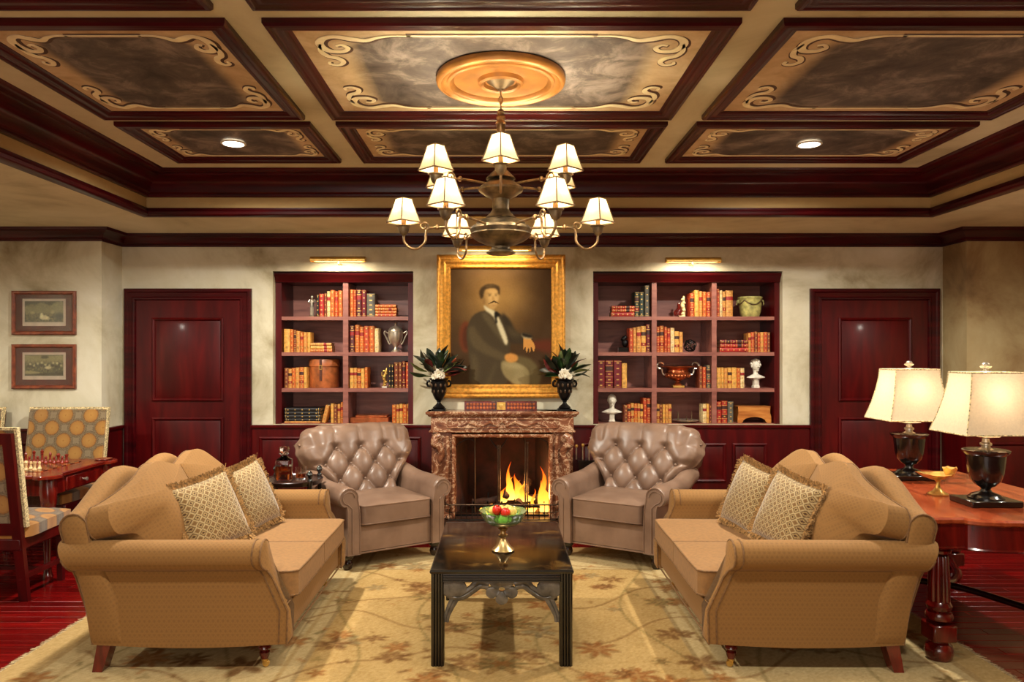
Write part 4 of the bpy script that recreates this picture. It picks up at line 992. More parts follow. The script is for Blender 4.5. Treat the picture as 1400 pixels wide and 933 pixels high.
# ------------------------------------------------------------------ chess table
GX0, GX1, GY0, GY1, GT = -4.06, -3.17, 5.14, 5.98, .742
t = empty('chess_table', ((GX0 + GX1) / 2, (GY0 + GY1) / 2, 0), 'red mahogany games table with rounded corners and a small drawer', 'table')
ox, oy = (GX0 + GX1) / 2, (GY0 + GY1) / 2; hx, hy = (GX1 - GX0) / 2, (GY1 - GY0) / 2
ol = []
for cx, cy, a0 in ((hx - .05, -hy + .05, -150), (hx - .05, hy - .05, -60), (-hx + .05, hy - .05, 30), (-hx + .05, -hy + .05, 120)):
    for k in range(13): a = R(a0 + 210 * k / 12); ol.append((cx + .095 * math.cos(a), cy + .095 * math.sin(a)))
b = B(); b.loft([[(x * f, y * f, z) for x, y in ol] for z, f in ((GT - .028, .985), (GT - .022, 1.0), (GT - .006, 1.0), (GT, .988))]); obj('table_top', b, M['chess_wood'], t)
b = B()
for y0, y1, x0, x1 in ((-hy + .03, -hy + .055, -hx + .05, hx - .05), (hy - .055, hy - .03, -hx + .05, hx - .05), (-hy + .05, hy - .05, -hx + .03, -hx + .055), (-hy + .05, hy - .05, hx - .055, hx - .03)): b.box(x0, x1, y0, y1, GT - .15, GT - .028)
obj('apron', b, M['leg_wood'], t, smooth=False)
b = B(); b.box(hx - .032, hx - .016, -.2, .24, GT - .14, GT - .045, 0, .004); dr = obj('drawer', b, M['leg_wood'], t)
b = B(); b.lathe([(.008, 0), (.008, .01), (.016, .018), (.014, .026), (0, .03)], 12); b.xf(Matrix.Translation((hx - .016, .02, GT - .095)) @ Matrix.Rotation(R(90), 4, 'Y')); obj('knob', b, M['silver'], dr)
b = B(); b.box(-.29 - .02, .29 + .0 - .05 + .03, -.26, .26, GT, GT + .004); obj('chess_board', b, M['checker'], t, smooth=False)
for sx in (-1, 1):
    for sy in (-1, 1):
        x, y = sx * (hx - .06), sy * (hy - .06); u, v = sx * .707, sy * .707
        pr = [(GT - .03, .0, .05), (GT - .12, .02, .058), (GT - .2, .03, .05), (.45, .015, .036), (.28, -.005, .026), (.12, -.005, .022), (.05, .008, .026), (.02, .02, .034), (.0, .02, .03)]
        b = B(); b.tube([(x + u * o_, y + v * o_, z) for z, o_, r_ in pr], [r_ for z, o_, r_ in pr], 12); obj('leg', b, M['leg_wood'], t)
b = B(); b.lathe([(.0, 0), (.05, 0), (.066, .006), (.064, .01), (.05, .005), (0, .004)], 20, o=(hx - .06, hy - .05, GT)); obj('candle_dish', b, M['chess_wood'], t)
M['box_light'] = plain('light_chessman', (222, 190, 136), 0.3, 0, .08); M['box_dark'] = plain('dark_chessman', (132, 40, 26), 0.3, 0, .15)
basep = [(0, 0), (.016, 0), (.0165, .005), (.012, .01), (.009, .02)]
PRO = {'pawn': basep + [(.006, .032), (.011, .036), (.006, .039), (.010, .046), (.007, .054), (0, .057)],
       'rook': basep + [(.009, .045), (.013, .05), (.013, .062), (.009, .062), (.009, .056), (0, .056)],
       'bishop': basep + [(.007, .045), (.012, .05), (.007, .053), (.011, .064), (.006, .076), (.003, .08), (0, .083)],
       'knight': basep + [(.008, .03), (.012, .045), (.015, .058), (.009, .068), (0, .072)],
       'queen': basep + [(.007, .055), (.013, .06), (.008, .063), (.013, .082), (.008, .084), (.004, .09), (0, .092)],
       'king': basep + [(.008, .06), (.014, .065), (.008, .068), (.014, .088), (.006, .092), (.003, .094), (.003, .104), (0, .105)]}
cm = {}
for col_, mt in (('light', 'box_light'), ('dark', 'box_dark')):
    for k_, pr in PRO.items():
        q = B(); q.lathe(pr, 10)
        if k_ == 'king': q.box(-.007, .007, -.0015, .0015, .096, .1)
        if k_ == 'knight': q.box(-.005, .005, -.022, -.005, .052, .064, 0, .002)
        cm[col_, k_] = mesh('chess_piece', q, M[mt])
order = ['rook', 'knight', 'bishop', 'queen', 'king', 'bishop', 'knight', 'rook']
for i in range(8):
    for col_, ry, py_ in (('light', -.196, -.14), ('dark', .196, .14)):
        x = ox - .034 + (i - 3.5) * .064
        k_ = order[i]; side = 'nearer the drawer' if i > 3 else 'farther from the drawer'
        lab = f'{col_} wooden chess {k_} on the back rank' + ('' if k_ in ('queen', 'king') else f' {side}')
        put('chess_piece', cm[col_, k_], None, (x, oy + ry, GT + .0045), (0, 0, 0 if col_ == 'dark' else PI), lab, 'chess piece', f'{col_} chessmen')
        put('chess_piece', cm[col_, 'pawn'], None, (x, oy + py_, GT + .0045), (0, 0, 0), f'{col_} wooden chess pawn standing in front of the {col_} {k_}' + ('' if k_ in ('queen', 'king') else f' {side}'), 'chess piece', f'{col_} chess pawns')

# ------------------------------------------------------------------ library table with the lamps
LX0, LX1, LY0, LY1, LT = 2.205, 3.26, 3.74, 5.26, .76
t = empty('library_table', ((LX0 + LX1) / 2, (LY0 + LY1) / 2, 0), 'long red wood library table with fluted turned legs behind the sofa', 'table')
ox, oy = (LX0 + LX1) / 2, (LY0 + LY1) / 2; hx, hy = (LX1 - LX0) / 2, (LY1 - LY0) / 2
fe = [(-hx, 0), (-hx + .16, 0), (-hx + .165, -.02), (-hx + .22, -.055), (-hx + .32, -.075), (0, -.082), (hx - .32, -.075), (hx - .22, -.055), (hx - .165, -.02), (hx - .16, 0), (hx, 0)]
ol = [(x, -hy + y) for x, y in fe] + [(x, hy - y) for x, y in reversed(fe)]
b = B(); b.loft([[(x * f, y * f, z) for x, y in ol] for z, f in ((LT - .034, .985), (LT - .026, 1.0), (LT - .01, 1.0), (LT, .987))]); obj('table_top', b, M['table_wood'], t, ang=25)
b = B(); b.loft([[(x * .972, y * .98, z) for x, y in ol] for z in (LT - .15, LT - .034)]); b.loft([[(x * g, y * (g + .008), z) for x, y in ol] for z, g in ((LT - .165, .975), (LT - .158, .982), (LT - .15, .975))]); obj('apron', b, M['leg_wood'], t, ang=25)
def fluted(o_):
    pr = [(.055, .0), (.062, .01), (.07, .04), (.062, .075), (.045, .09), (.05, .10), (.05, .11)]
    b = B(); b.lathe(pr, 20, o=o_); b.box(o_[0] - .062, o_[0] + .062, o_[1] - .062, o_[1] + .062, .11, .20, 0, .008)
    b.lathe([(.05, .2), (.064, .21), (.068, .225), (.06, .245), (.048, .25), (.056, .26), (.062, .28), (.052, .30), (.046, .305)], 20, o=o_)
    n = 60; rings = []
    for z, r_ in ((.305, .05), (.32, .053), (.42, .052), (.54, .045), (.55, .042)): rings.append([(o_[0] + r_ * (1 - .20 * (1 - abs(math.sin(5 * 2 * PI * j / n))) ** 1.5) * math.cos(2 * PI * j / n), o_[1] + r_ * (1 - .20 * (1 - abs(math.sin(5 * 2 * PI * j / n))) ** 1.5) * math.sin(2 * PI * j / n), z) for j in range(n)])
    b.loft(rings); b.lathe([(.042, .55), (.056, .556), (.058, .57), (.048, .578), (.05, .59), (.06, .60), (.06, .612), (.055, .62), (.055, LT - .034)], 20, o=o_)
    return b
for sx in (-1, 1):
    for sy in (-1, 1): obj('leg', fluted((sx * (hx - .075), sy * (hy - .075), .0115 if (sx < 0) else 0)), M['leg_wood'], t)
for s in (-1, 1):
    q = [(-(hx - .1), -s * (hy - .1), .16), (-.3, -s * .38, .145), (-.12, -s * .12, .17), (0, 0, .18), (.12, s * .12, .17), (.3, s * .38, .145), (hx - .1, s * (hy - .1), .16)]
    b = B(); b.tube(cat_rom(q, 5), .02, 10); obj('stretcher', b, M['dark_leg'] if s < 0 else M['leg_wood'], t)
# lamps
def make_lamp(label):
    t = empty('table_lamp', (0, 0, 0), label, 'table lamp', group='pair of black urn lamps')
    BK = M['black_wood']
    b = B(); b.box(-.14, .14, -.105, .105, 0, .034, 0, .004); obj('base', b, BK, t)
    b = B(); b.lathe([(.09, .034), (.09, .04), (.078, .048), (.072, .056), (.05, .064), (.03, .072), (.024, .085), (.028, .094), (.05, .106), (.075, .135), (.088, .18), (.094, .24), (.098, .275), (.115, .292), (.118, .302), (.108, .306), (.04, .308)], 32); obj('urn', b, BK, t)
    b = B(); b.lathe([(.045, .306), (.03, .312), (.022, .318), (.022, .326), (.03, .33), (.03, .34), (.02, .346), (.016, .366), (.05, .376), (.072, .380), (.06, .384), (.01, .386), (.008, .40), (.008, .725), (0, .725)], 24); obj('neck', b, M['silver'], t)
    n = 12; A = []
    def sect(z_): q = (z_ - .40) / .335; f = max(0, 1 - q) ** 1.55; return lerp(.145, .215, f), lerp(.105, .17, f)
    rings = []
    for i in range(n + 1):
        z = .40 + .335 * i / n; a, c = sect(z)
        rings.append([(-a, -c, z), (0, -c, z), (a, -c, z), (a, 0, z), (a, c, z), (0, c, z), (-a, c, z), (-a, 0, z)])
    b = B(); b.loft(rings, cap=(False, False)); s_ = obj('lamp_shade', b, M['lamp_shade'], t, smooth=False)
    p = B()
    for sx in (-1, 1):
        for sy in (-1, 1): p.tube([(sx * sect(z)[0], sy * sect(z)[1], z) for z in np.linspace(.40, .735, 10)], .0035, 6)
    for z in (.40, .735): a, c = sect(z); p.tube([(-a, -c, z), (a, -c, z), (a, c, z), (-a, c, z)], .004, 6, loop=True)
    obj('shade_trim', p, M['gimp'], s_)
    b = B(); b.lathe([(.006, .725), (.022, .738), (.03, .742), (.012, .748), (.012, .754), (.026, .762), (.03, .770), (.016, .776), (.02, .782), (.012, .79), (0, .791)], 12); obj('finial', b, M['silver'], t)
    b = B(); b.ell((0, 0, .55), (.03, .03, .045), 12, 8); obj('bulb', b, M['bulb'], t)
    return t
l1 = make_lamp('black urn table lamp with cream shade, nearer the camera on the library table'); l1.location = (2.70, 4.08, LT + .001)
l2 = dup(l1, (2.74, 4.92, LT + .001), None, 'black urn table lamp with cream shade, farther from the camera by the dark door')
for l in (l1, l2): lamp('table_lamp_light', 'POINT', (l.location.x, l.location.y, LT + .60), 6, (1.0, .88, .70), shadow_soft_size=.03)
t = empty('gilt_compote', (2.60, 4.36, LT + .001), 'small gold shell-shaped dish on a foot between the two table lamps', 'compote')
b = B(); b.lathe([(0, 0), (.055, 0), (.057, .006), (.04, .014), (.022, .03), (.012, .05), (.01, .075), (.018, .086), (0, .088)], 20); obj('foot', b, M['gold'], t)
b = B(); n = 24
b.loft([[(k * (1 + .06 * math.cos(12 * 2 * PI * j / n)) * math.cos(2 * PI * j / n) * 1.15 - .02, k * (1 + .06 * math.cos(12 * 2 * PI * j / n)) * math.sin(2 * PI * j / n), z + .012 * math.cos(2 * PI * j / n) ** 2) for j in range(n)] for k, z in ((.012, .084), (.05, .094), (.082, .118), (.088, .122), (.08, .120), (.045, .10), (.004, .092))]); obj('dish', b, M['gold'], t)
b = B(); b.loft([[(.07 + (.02 + .02 * i / 4) * math.cos(a), (.02 + .02 * i / 4) * math.sin(a), .105 + .055 * i / 4 + .006 * math.cos(5 * a) * i / 4) for a in [2 * PI * k / 20 for k in range(20)]] for i in range(5)]); obj('shell', b, M['book_gilt'], t)
# ------------------------------------------------------------------ fireplace
FX0, FX1, FY = -.655, .665, 6.60
t = empty('fireplace', (0, YB, 0), 'carved brown marble fireplace surround with a lit hearth', 'fireplace')
fy = lambda y: y - YB
mcx = .005
b = B(); b.loft([[(mcx + sx * (.655 + o), fy(y), z) for sx, y in ((-1, YB), (1, YB), (1, FY - o), (-1, FY - o))] for o, z in ((.0, 1.03), (.012, 1.036), (.02, 1.05), (.034, 1.056), (.036, 1.072), (.026, 1.08), (-.6, 1.08))]); obj('mantel_shelf', b, M['marble'], t, ang=25)
b = B(); b.box(mcx - .645, mcx + .645, fy(FY), fy(YB), .905, 1.03, 0, .006)
b.sweep([(mcx - .50, .925), (mcx + .50, .925), (mcx + .50, 1.015), (mcx - .50, 1.015)], [(0, 0), (0, .008), (.006, .012), (.014, .004), (.014, 0)], lambda p, h: (p.x, fy(FY) - h, p.y), loop=True)
b.loft([[(mcx + sx * (.65 + o), fy(y), z) for sx, y in ((-1, YB), (1, YB), (1, FY - o), (-1, FY - o))] for o, z in ((-.01, .884), (.008, .89), (.012, .898), (.008, .906), (-.01, .91))])
obj('frieze', b, M['marble'], t, ang=30)
b = B()                                              # carved central shell on the frieze
for k in range(-4, 5):
    a = R(90 + k * 20); b.ell((mcx + .045 * math.cos(a), fy(FY) - .008, .95 + .05 * math.sin(a)), (.010 + .012 * abs(math.cos(a)), .012, .03), 8, 6)
for s in (-1, 1): b.tube([(mcx + s * (.06 + .05 * i), fy(FY) - .006, .96 + .02 * math.sin(i * 1.6)) for i in range(8)], [.014, .012, .012, .01, .01, .008, .006, .003], 8)
obj('frieze_carving', b, M['marble'], t)
for s in (-1, 1):
    b = B(); x0, x1 = sorted((mcx + s * .455, mcx + s * .64)); b.box(x0, x1, fy(FY + .02), fy(YB), .0, .89, 0, .006); b.box(x0 - .012, x1 + .012, fy(FY), fy(YB), 0, .13, 0, .008)
    pil = obj('pilaster', b, M['marble'], t, ang=30)
    b = B(); xc = (x0 + x1) / 2
    q = [(xc + s * .02, fy(FY) + .01, .86), (xc + s * .055, fy(FY) - .012, .84), (xc + s * .06, fy(FY) - .02, .79), (xc + s * .02, fy(FY) - .012, .76), (xc, fy(FY) - .004, .70), (xc + s * .03, fy(FY), .62), (xc + s * .055, fy(FY), .52), (xc + s * .03, fy(FY), .42), (xc, fy(FY), .30), (xc + s * .03, fy(FY), .2)]
    b.tube(cat_rom(q, 5), [.03, .034, .04, .034, .03, .028, .026, .024, .02, .012], 10)
    b.tube(cat_rom([(xc - s * .05, fy(FY) + .005, .86), (xc - s * .06, fy(FY) + .0, .7), (xc - s * .045, fy(FY) + .005, .5), (xc - s * .055, fy(FY) + .005, .2)], 6), .016, 8)
    obj('scroll_carving', b, M['marble'], pil)
b = B(); b.sweep([(mcx + .455, .12), (mcx + .455, .872), (mcx - .455, .872), (mcx - .455, .12)], [(0, 0), (0, .03), (.012, .036), (.024, .03), (.03, .012), (.03, -.12), (0, -.12)], lambda p, h: (p.x, fy(FY) + .03 - h, p.y)); obj('opening_moulding', b, M['marble'], t, ang=30)
b = B()                                              # firebox: splayed cheeks, back, lintel, floor
b.box(-.5, .5, fy(7.30), fy(7.36), .1, 1.0); b.box(-.5, .5, fy(6.66), fy(7.36), .88, .92)
for s in (-1, 1): b.loft([[(s * .46, fy(6.66), z), (s * .33, fy(7.32), z), (s * .40, fy(7.34), z), (s * .52, fy(6.66), z)] for z in (.1, .9)])
obj('firebox', b, M['fire_brick'], t, smooth=False)
b = B(); b.box(-.545, .565, fy(6.40), fy(7.36), .0, .118, 0, .006); obj('hearth', b, M['hearth'], t, smooth=False)
HZ = .119
# fire: logs, flames
lp = [((-.04, 6.93, .20), (.38, 6.99, .22), .045, 'thick charred log lying lowest in the fire'), ((.02, 6.86, .28), (.30, 6.98, .20), .038, 'charred log leaning across the middle of the fire'), ((.16, 6.84, .20), (.25, 7.05, .38), .042, 'upright stub of burning log at the middle of the fire'), ((-.28, 6.96, .19), (.02, 7.0, .21), .034, 'dark log at the unlit end of the fire grate')]
for p, q, r_, lab in lp:
    n = 9; P = [Vector(p).lerp(Vector(q), i / n) + Vector((rng.uniform(-.006, .006), rng.uniform(-.006, .006), rng.uniform(-.006, .006))) for i in range(n + 1)]
    b = B(); b.tube(P, [r_ * rng.uniform(.88, 1.1) for _ in P], 10); obj('log', b, M['bark'], None, label=lab, cat='log', group='logs on the fire')
def flame(x, y, z, h, w_, lab, seed):
    r_ = random.Random(seed); n = 18; b = B()
    for tg in range(4):
      ph = r_.uniform(0, 6); rings = []; hk = h * (1 if tg == 0 else r_.uniform(.4, .8)); x0 = 0 if tg == 0 else r_.uniform(-1, 1) * w_; wk = w_ * r_.uniform(.45, .75); y0 = r_.uniform(-.02, .02)
      for i in range(n + 1):
        t_ = i / n; rad = wk * (math.sin(PI * min(1, t_ * .72 + .22)) ** 1.3) * (1 - t_ ** 3) + .002
        cx = x0 * (1 - .4 * t_) + .7 * w_ * math.sin(t_ * 6 + ph) * t_; rings.append([(cx + rad * (1 + .25 * math.sin(2 * a + 4 * t_ + ph)) * math.cos(a), y0 + .6 * rad * math.sin(a), hk * t_) for a in [2 * PI * k / 14 for k in range(14)]])
      b.loft(rings)
    o = obj('flame', b, M['flame'], None, (x, y, z), label=lab, cat='flame', group='flames of the fire', ang=180)
    return o
for a in ((.075, 6.84, .23, .36, .036, 'tall thin yellow flame rising over the logs', 1), (.15, 6.88, .22, .26, .05, 'yellow flame in the middle of the fire', 2), (.21, 6.83, .22, .18, .06, 'broad pale flame glowing above the thick log', 4),
          (.37, 6.80, .13, .42, .055, 'tall yellow flame nearest the tool side of the firebox', 5), (.42, 6.9, .13, .28, .05, 'shorter orange flame behind the tallest tool-side flame', 6), (.02, 6.9, .2, .15, .04, 'small flame at the unlit side of the logs', 8), (.29, 6.84, .12, .22, .04, 'orange flame between the thick log and the tool side', 9)): flame(*a)
b = B()
for k in range(26): b.ell((rng.uniform(-.2, .40), rng.uniform(6.82, 7.05), .13 + rng.uniform(0, .03)), (rng.uniform(.015, .03), rng.uniform(.015, .03), .014), 7, 5)
obj('ember_bed', b, M['ember'], None, kind='stuff', label='bed of glowing embers under the logs', cat='embers')
g = empty('fire_grate', (.06, 6.9, HZ), 'black iron fire grate holding the logs', 'grate')
for i in range(6):
    b = B(); x = -.32 + i * .13; b.tube([(x, -.12, .11), (x, -.10, .05), (x, .12, .05), (x, .16, .14)], .008, 6); obj('grate_bar', b, M['black_metal'], g)
b = B(); b.box(-.35, .36, -.108, -.09, .05, .068); b.box(-.35, .36, .10, .12, .05, .068)
for x in (-.33, .33):
    for y in (-.1, .11): b.box(x - .008, x + .008, y - .008, y + .008, 0, .06)
obj('grate_frame', b, M['black_metal'], g, smooth=False)
lamp('fire_light', 'POINT', (.17, 6.78, .40), 6, (1.0, .48, .14), shadow_soft_size=.1)
lamp('fire_glow', 'POINT', (.36, 6.76, .32), 3, (1.0, .48, .14), shadow_soft_size=.08)
# tall fire screen with gathered mesh and posts
s_ = empty('fire_screen', (0, 6.68, HZ), 'black framed fire screen with thin steel posts in the fireplace opening', 'fire screen')
b = B(); b.sweep([(-.44, .0), (.45, .0), (.45, .74), (-.44, .74)], [(0, -.006), (.014, -.006), (.014, .006), (0, .006)], lambda p, h: (p.x, h, p.y), loop=True); obj('screen_frame', b, M['black_metal'], s_, smooth=False)
for x, hgt in ((-.245, .70), (-.035, .63), (-.018, .63), (.215, .70), (.235, .66)):
    b = B(); b.tube([(x, 0, .01), (x, 0, hgt)], .0065, 8); b.ell((x, 0, hgt + .008), (.011, .011, .014), 8, 6); obj('screen_post', b, M['fender_metal'], s_)
for d in (-.10, .09): b = B(); b.tube([(-.026, 0, .60), (-.026 + d * .5, .004, .66), (-.026 + d, .006, .735)], .005, 6); obj('screen_brace', b, M['black_metal'], s_)
b = B(); b.tube([(-.245, .003, .68), (-.30, .004, .71), (-.40, .006, .66), (-.43, .006, .60)], .004, 6); obj('screen_brace', b, M['black_metal'], s_); b = B(); b.tube([(.225, .003, .70), (.32, .004, .72), (.41, .006, .68), (.44, .006, .6)], .004, 6)
obj('screen_brace', b, M['black_metal'], s_)
# low fender
f = empty('fender', (0, 6.5, HZ), 'low brass-railed wire fender on the hearth', 'fender')
b = B(); q = [(-.50, .12, .142), (-.50, .02, .142), (-.47, -.02, .142), (.48, -.02, .142), (.51, .02, .142), (.51, .12, .142)]
b.tube(q, .0065, 8); obj('fender_rail', b, M['fender_metal'], f)
b = B(); b.tube([(x, y, .008) for x, y, z in q], .006, 8); b.tube([(x, y, .075) for x, y, z in q], .003, 6); obj('fender_base', b, M['black_metal'], f)
me = None
for i in range(20):
    if me is None: q_ = B(); q_.tube([(0, 0, .008), (0, 0, .142)], .0032, 6); me = mesh('fender_spindle', q_, M['black_metal'])
    put('fender_spindle', me, f, (-.46 + .94 * i / 19, -.02, 0))
# fireplace tools in their rack
tr = empty('tool_rack', (.79, 6.68, 0), 'dark rack holding the fireplace tools beside the marble pilaster', 'rack')
b = B(); b.box(-.09, .11, -.05, .07, 0, .62); b.box(-.1, .12, -.06, .08, .62, .635); obj('rack_body', b, M['black_wood'], tr, smooth=False)
for i, (px, py, lab) in enumerate(((788, 611, 'brass-knobbed fire tool nearest the marble pilaster'), (797, 610, 'brass-knobbed fire tool second from the marble pilaster'), (805.5, 613, 'shorter brass-knobbed fire tool third from the pilaster'), (812, 599, 'tallest brass-knobbed fire tool beside the armchair'))):
    x, z = (px - 686) * .00668, 1.6 + (484 - py) * .00668
    o = empty('fire_tool', (x, 6.68 + .01 * (i % 2), 0), lab, 'fire tool', group='fireplace tools')
    b = B(); b.tube([(0, 0, .6355), (0, 0, z)], .007, 8); obj('shaft', b, M['silver'], o); b = B(); b.lathe([(0, -.012), (.011, -.008), (.016, .006), (.012, .018), (0, .022)], 12, o=(0, 0, z)); obj('knob', b, M['brass'], o)

# ------------------------------------------------------------------ things on the mantel shelf
MZ = 1.0805
b = B(); b.box(-.345, .315, -.03, .03, 0, .086, 0, .003); bx = empty('inlaid_box', (.005, 6.69, MZ), 'long narrow inlaid wooden box with a gilt centre plaque on the mantel shelf', 'box'); obj('case', b, M['leg_wood'], bx)
for x0, x1 in ((-.33, -.06), (.04, .30)):
    b = B(); n = 9; d = (x1 - x0) / n
    for i in range(n):
        for r_ in range(2):
            cx, cz = x0 + d * (i + .5), .027 + .033 * r_
            b.loft([[(cx + (.013 + k) * math.cos(a), y, cz + (.013 + k) * math.sin(a)) for a in [2 * PI * j / 8 for j in range(8)]] for k, y in ((0, -.03), (0, -.034), (-.006, -.036))])
    obj('fret_panel', b, M['copper'], bx, smooth=False)
b = B(); b.box(-.05, .03, -.035, -.029, .008, .078, 0, .002); pl = obj('plaque', b, M['gold'], bx); b = B(); b.ell((-.01, -.036, .043), (.02, .005, .022), 10, 6); obj('boss', b, M['book_gilt'], pl)
M['leaf_green'] = plain('leaf_green', (40, 62, 32), .3, 0, .3, 14); M['leaf_pale'] = plain('leaf_pale_green', (104, 116, 66), .4, 0, .25, 14); M['leaf_red'] = plain('leaf_russet', (92, 26, 18), .5, 0, .3, 14); M['leaf_dark'] = plain('leaf_blackish', (26, 34, 24), .3, 0, .3, 14)
M['petal'] = plain('white_petal', (236, 228, 208), .6, 0, .05); M['orange_petal'] = plain('orange_petal', (196, 92, 56), .5, 0, .2)
def leaf_mesh(L, W_, mt, bend):
    b = B(); n = 8; rings = []
    for i in range(n + 1):
        q = i / n; wd = W_ * abs(math.sin(PI * min(.98, q * .93 + .06))) ** .8; y = -bend * q * q
        rings.append([(-wd, y + .012 * (wd / W_), L * q), (0, y, L * q), (wd, y + .012 * (wd / W_), L * q), (0, y + .003, L * q)])
    b.loft(rings); return mesh('leaf', b, mt)
LM = [leaf_mesh(.155, .033, M[m_], bd) for m_ in ('leaf_green', 'leaf_dark', 'leaf_red', 'leaf_pale') for bd in (.02, .05)]
def urn(x, lab):
    t = empty('mantel_urn', (x, 6.69, MZ), lab, 'urn', group='pair of mantel urns')
    b = B(); sqlathe(b, [(0, 0), (.066, 0), (.066, .014), (.06, .02)], 10); b.lathe([(.05, .02), (.056, .03), (.04, .046), (.022, .062), (.016, .078), (.024, .086), (.02, .092), (.034, .10), (.054, .14), (.068, .19), (.076, .235), (.078, .26), (.07, .272), (.078, .28), (.09, .29), (.085, .295), (.07, .28), (.01, .27)], 28); obj('vase_body', b, M['black_metal'], t)
    b = B()
    for k in range(10):
        a = 2 * PI * k / 10; b.ell((.072 * math.cos(a), .072 * math.sin(a), .235), (.012, .012, .02), 6, 5); b.ell((.062 * math.cos(a + .3), .062 * math.sin(a + .3), .18), (.01, .01, .02), 6, 5)
    obj('relief', b, M['fender_metal'], t)
    for s in (-1, 1): b = B(); b.tube(cat_rom([(s * .075, 0, .22), (s * .10, 0, .225), (s * .108, 0, .25), (s * .095, 0, .272), (s * .08, 0, .265)], 4), .009, 8); obj('handle', b, M['black_metal'], t)
    return t
def bouquet(x, seed, lab, mir):
    t = empty('magnolia_bouquet', (x, 6.675, MZ + .285), lab, 'flower arrangement'); r_ = random.Random(seed)
    for k in range(38):
        az = r_.uniform(0, 2 * PI); el = r_.uniform(10, 88)
        if k < 10: az = (PI if k % 2 else 0) + r_.uniform(-.5, .5); el = r_.uniform(0, 55)
        d = Vector((math.cos(az) * math.cos(R(el)), min(.08, math.sin(az) * math.cos(R(el)) * .42 - .12), math.sin(R(el)))).normalized()
        st = d * r_.uniform(.05, .12) + Vector((0, 0, .03)); mm = LM[r_.choice([0, 1, 2, 3, 2, 3, 4, 5, 0, 6])]
        q = d.to_track_quat('Z', 'Y').to_euler(); o = put('leaf', mm, t, st, q); o.rotation_euler.rotate_axis('Z', r_.uniform(-1.0, 1.0) + (PI if r_.random() < .3 else 0)); k_ = r_.uniform(.85, 1.3); o.scale = (k_, k_, k_)
    b = B()
    for k in range(9):
        a = 2 * PI * k / 9; b.tube([(0, 0, -.12), (.03 * math.cos(a), .02 * math.sin(a), 0), (.07 * math.cos(a), .04 * math.sin(a), .09)], .004, 5)
    obj('stems', b, M['bark'], t)
    for bx, bz, sz in ((.012 * mir, .058, 1.0), (-.035 * mir, .03, .6), (.04 * mir, .035, .55)):
        b = B()
        for ring, cnt, el in ((0, 9, 10), (1, 8, 38), (2, 6, 64)):
            for k in range(cnt):
                a = 2 * PI * k / cnt + ring * .3; d = Vector((math.cos(a) * math.cos(R(el)), -math.sin(R(el)) , math.sin(a) * math.cos(R(el)))); u = d.cross(Vector((0, 1, .1))).normalized()
                L = .05 * sz * (1 - ring * .16); w_ = .017 * sz
                b.loft([[tuple(d * (L * q) + u * (w_ * s2 * math.sin(PI * (q * .85 + .1)))) for s2 in (-1, 1)] + [tuple(d * (L * q) + u * (w_ * s2 * math.sin(PI * (q * .85 + .1))) + Vector((0, .004, 0))) for s2 in (1, -1)] for q in (0, .35, .7, 1)])
        obj('blossom', b, M['petal'], t, (bx, -.085, bz + .0))
    q = leaf_mesh(.07, .012, M['orange_petal'], .01)
    for k in range(3): put('bud', q, t, (.10 * mir + .01 * k, -.03, .13 + .02 * k), (0, R(50 * mir), R(30 * k)))
    return t
urn(-.575, 'black relief urn on the mantel shelf nearer the two-bay bookcase'); urn(.575, 'black relief urn on the mantel shelf nearer the three-bay bookcase')
bouquet(-.575, 4, 'magnolia leaves and white blossom in the urn nearer the two-bay bookcase', 1); bouquet(.575, 11, 'magnolia leaves and white blossom in the urn nearer the three-bay bookcase', -1)

# ------------------------------------------------------------------ portrait over the mantel
x0, x1, z0, z1 = (597 - 686) * .00675, (773 - 686) * .00675, 1.6 - (545 - 484) * .00675, 1.6 + (484 - 348) * .00675
t = empty('portrait', ((x0 + x1) / 2, YB, (z0 + z1) / 2), 'gilt framed oil portrait of a seated man with a moustache above the fireplace', 'painting')
cx, cz = (x0 + x1) / 2, (z0 + z1) / 2; hw, hh_ = (x1 - x0) / 2, (z1 - z0) / 2
b = B(); b.sweep([(-hw, -hh_), (hw, -hh_), (hw, hh_), (-hw, hh_)], [(0, .001), (0, .035), (.012, .052), (.022, .055), (.03, .046), (.04, .044), (.055, .05), (.07, .046), (.085, .034), (.1, .030), (.108, .034), (.118, .03), (.127, .018), (.13, .001)], lambda p, h: (p.x, -h, p.y), loop=True); obj('frame', b, M['gilt_leaf'], t, ang=20)
pw, ph = 2 * hw - .24, 2 * hh_ - .24; nx, ny = 170, 200
# painted in the picture's own coordinates: u 70..680, v 118..835 (v downwards)
U, V = np.meshgrid(np.linspace(70, 680, nx), np.linspace(835, 118, ny))
img = raster(nx, ny, (62, 42, 22))
gl = np.exp(-(((U - 330) / 210) ** 2 + ((V - 330) / 190) ** 2)); img += gl[..., None] * np.array((88, 72, 40))
gl = np.exp(-(((U - 480) / 90) ** 2 + ((V - 300) / 70) ** 2)); img += gl[..., None] * np.array((20, 18, 12))
img += (cloud(5, 5) if False else blur(np.random.RandomState(2).normal(0, 1, (ny, nx)), 5) * 22)[..., None]
def inside(pts):
    m = np.zeros(U.shape, bool); n = len(pts)
    for i in range(n):
        xa, ya = pts[i]; xb, yb_ = pts[(i + 1) % n]
        if ya == yb_: continue
        m ^= ((ya > V) != (yb_ > V)) & (U < (xb - xa) * (V - ya) / (yb_ - ya) + xa)
    return m.astype(float)
def pp(pts, c, k=1, a=1.0, smooth=True):
    if smooth: pts = [(p.x, p.y) for p in cat_rom([(p[0], p[1], 0) for p in pts], 5, True)]
    m = inside(pts); m = (blur(m, k) if k else m) * a
    img[:] = img * (1 - m[..., None]) + np.array(c) * m[..., None]
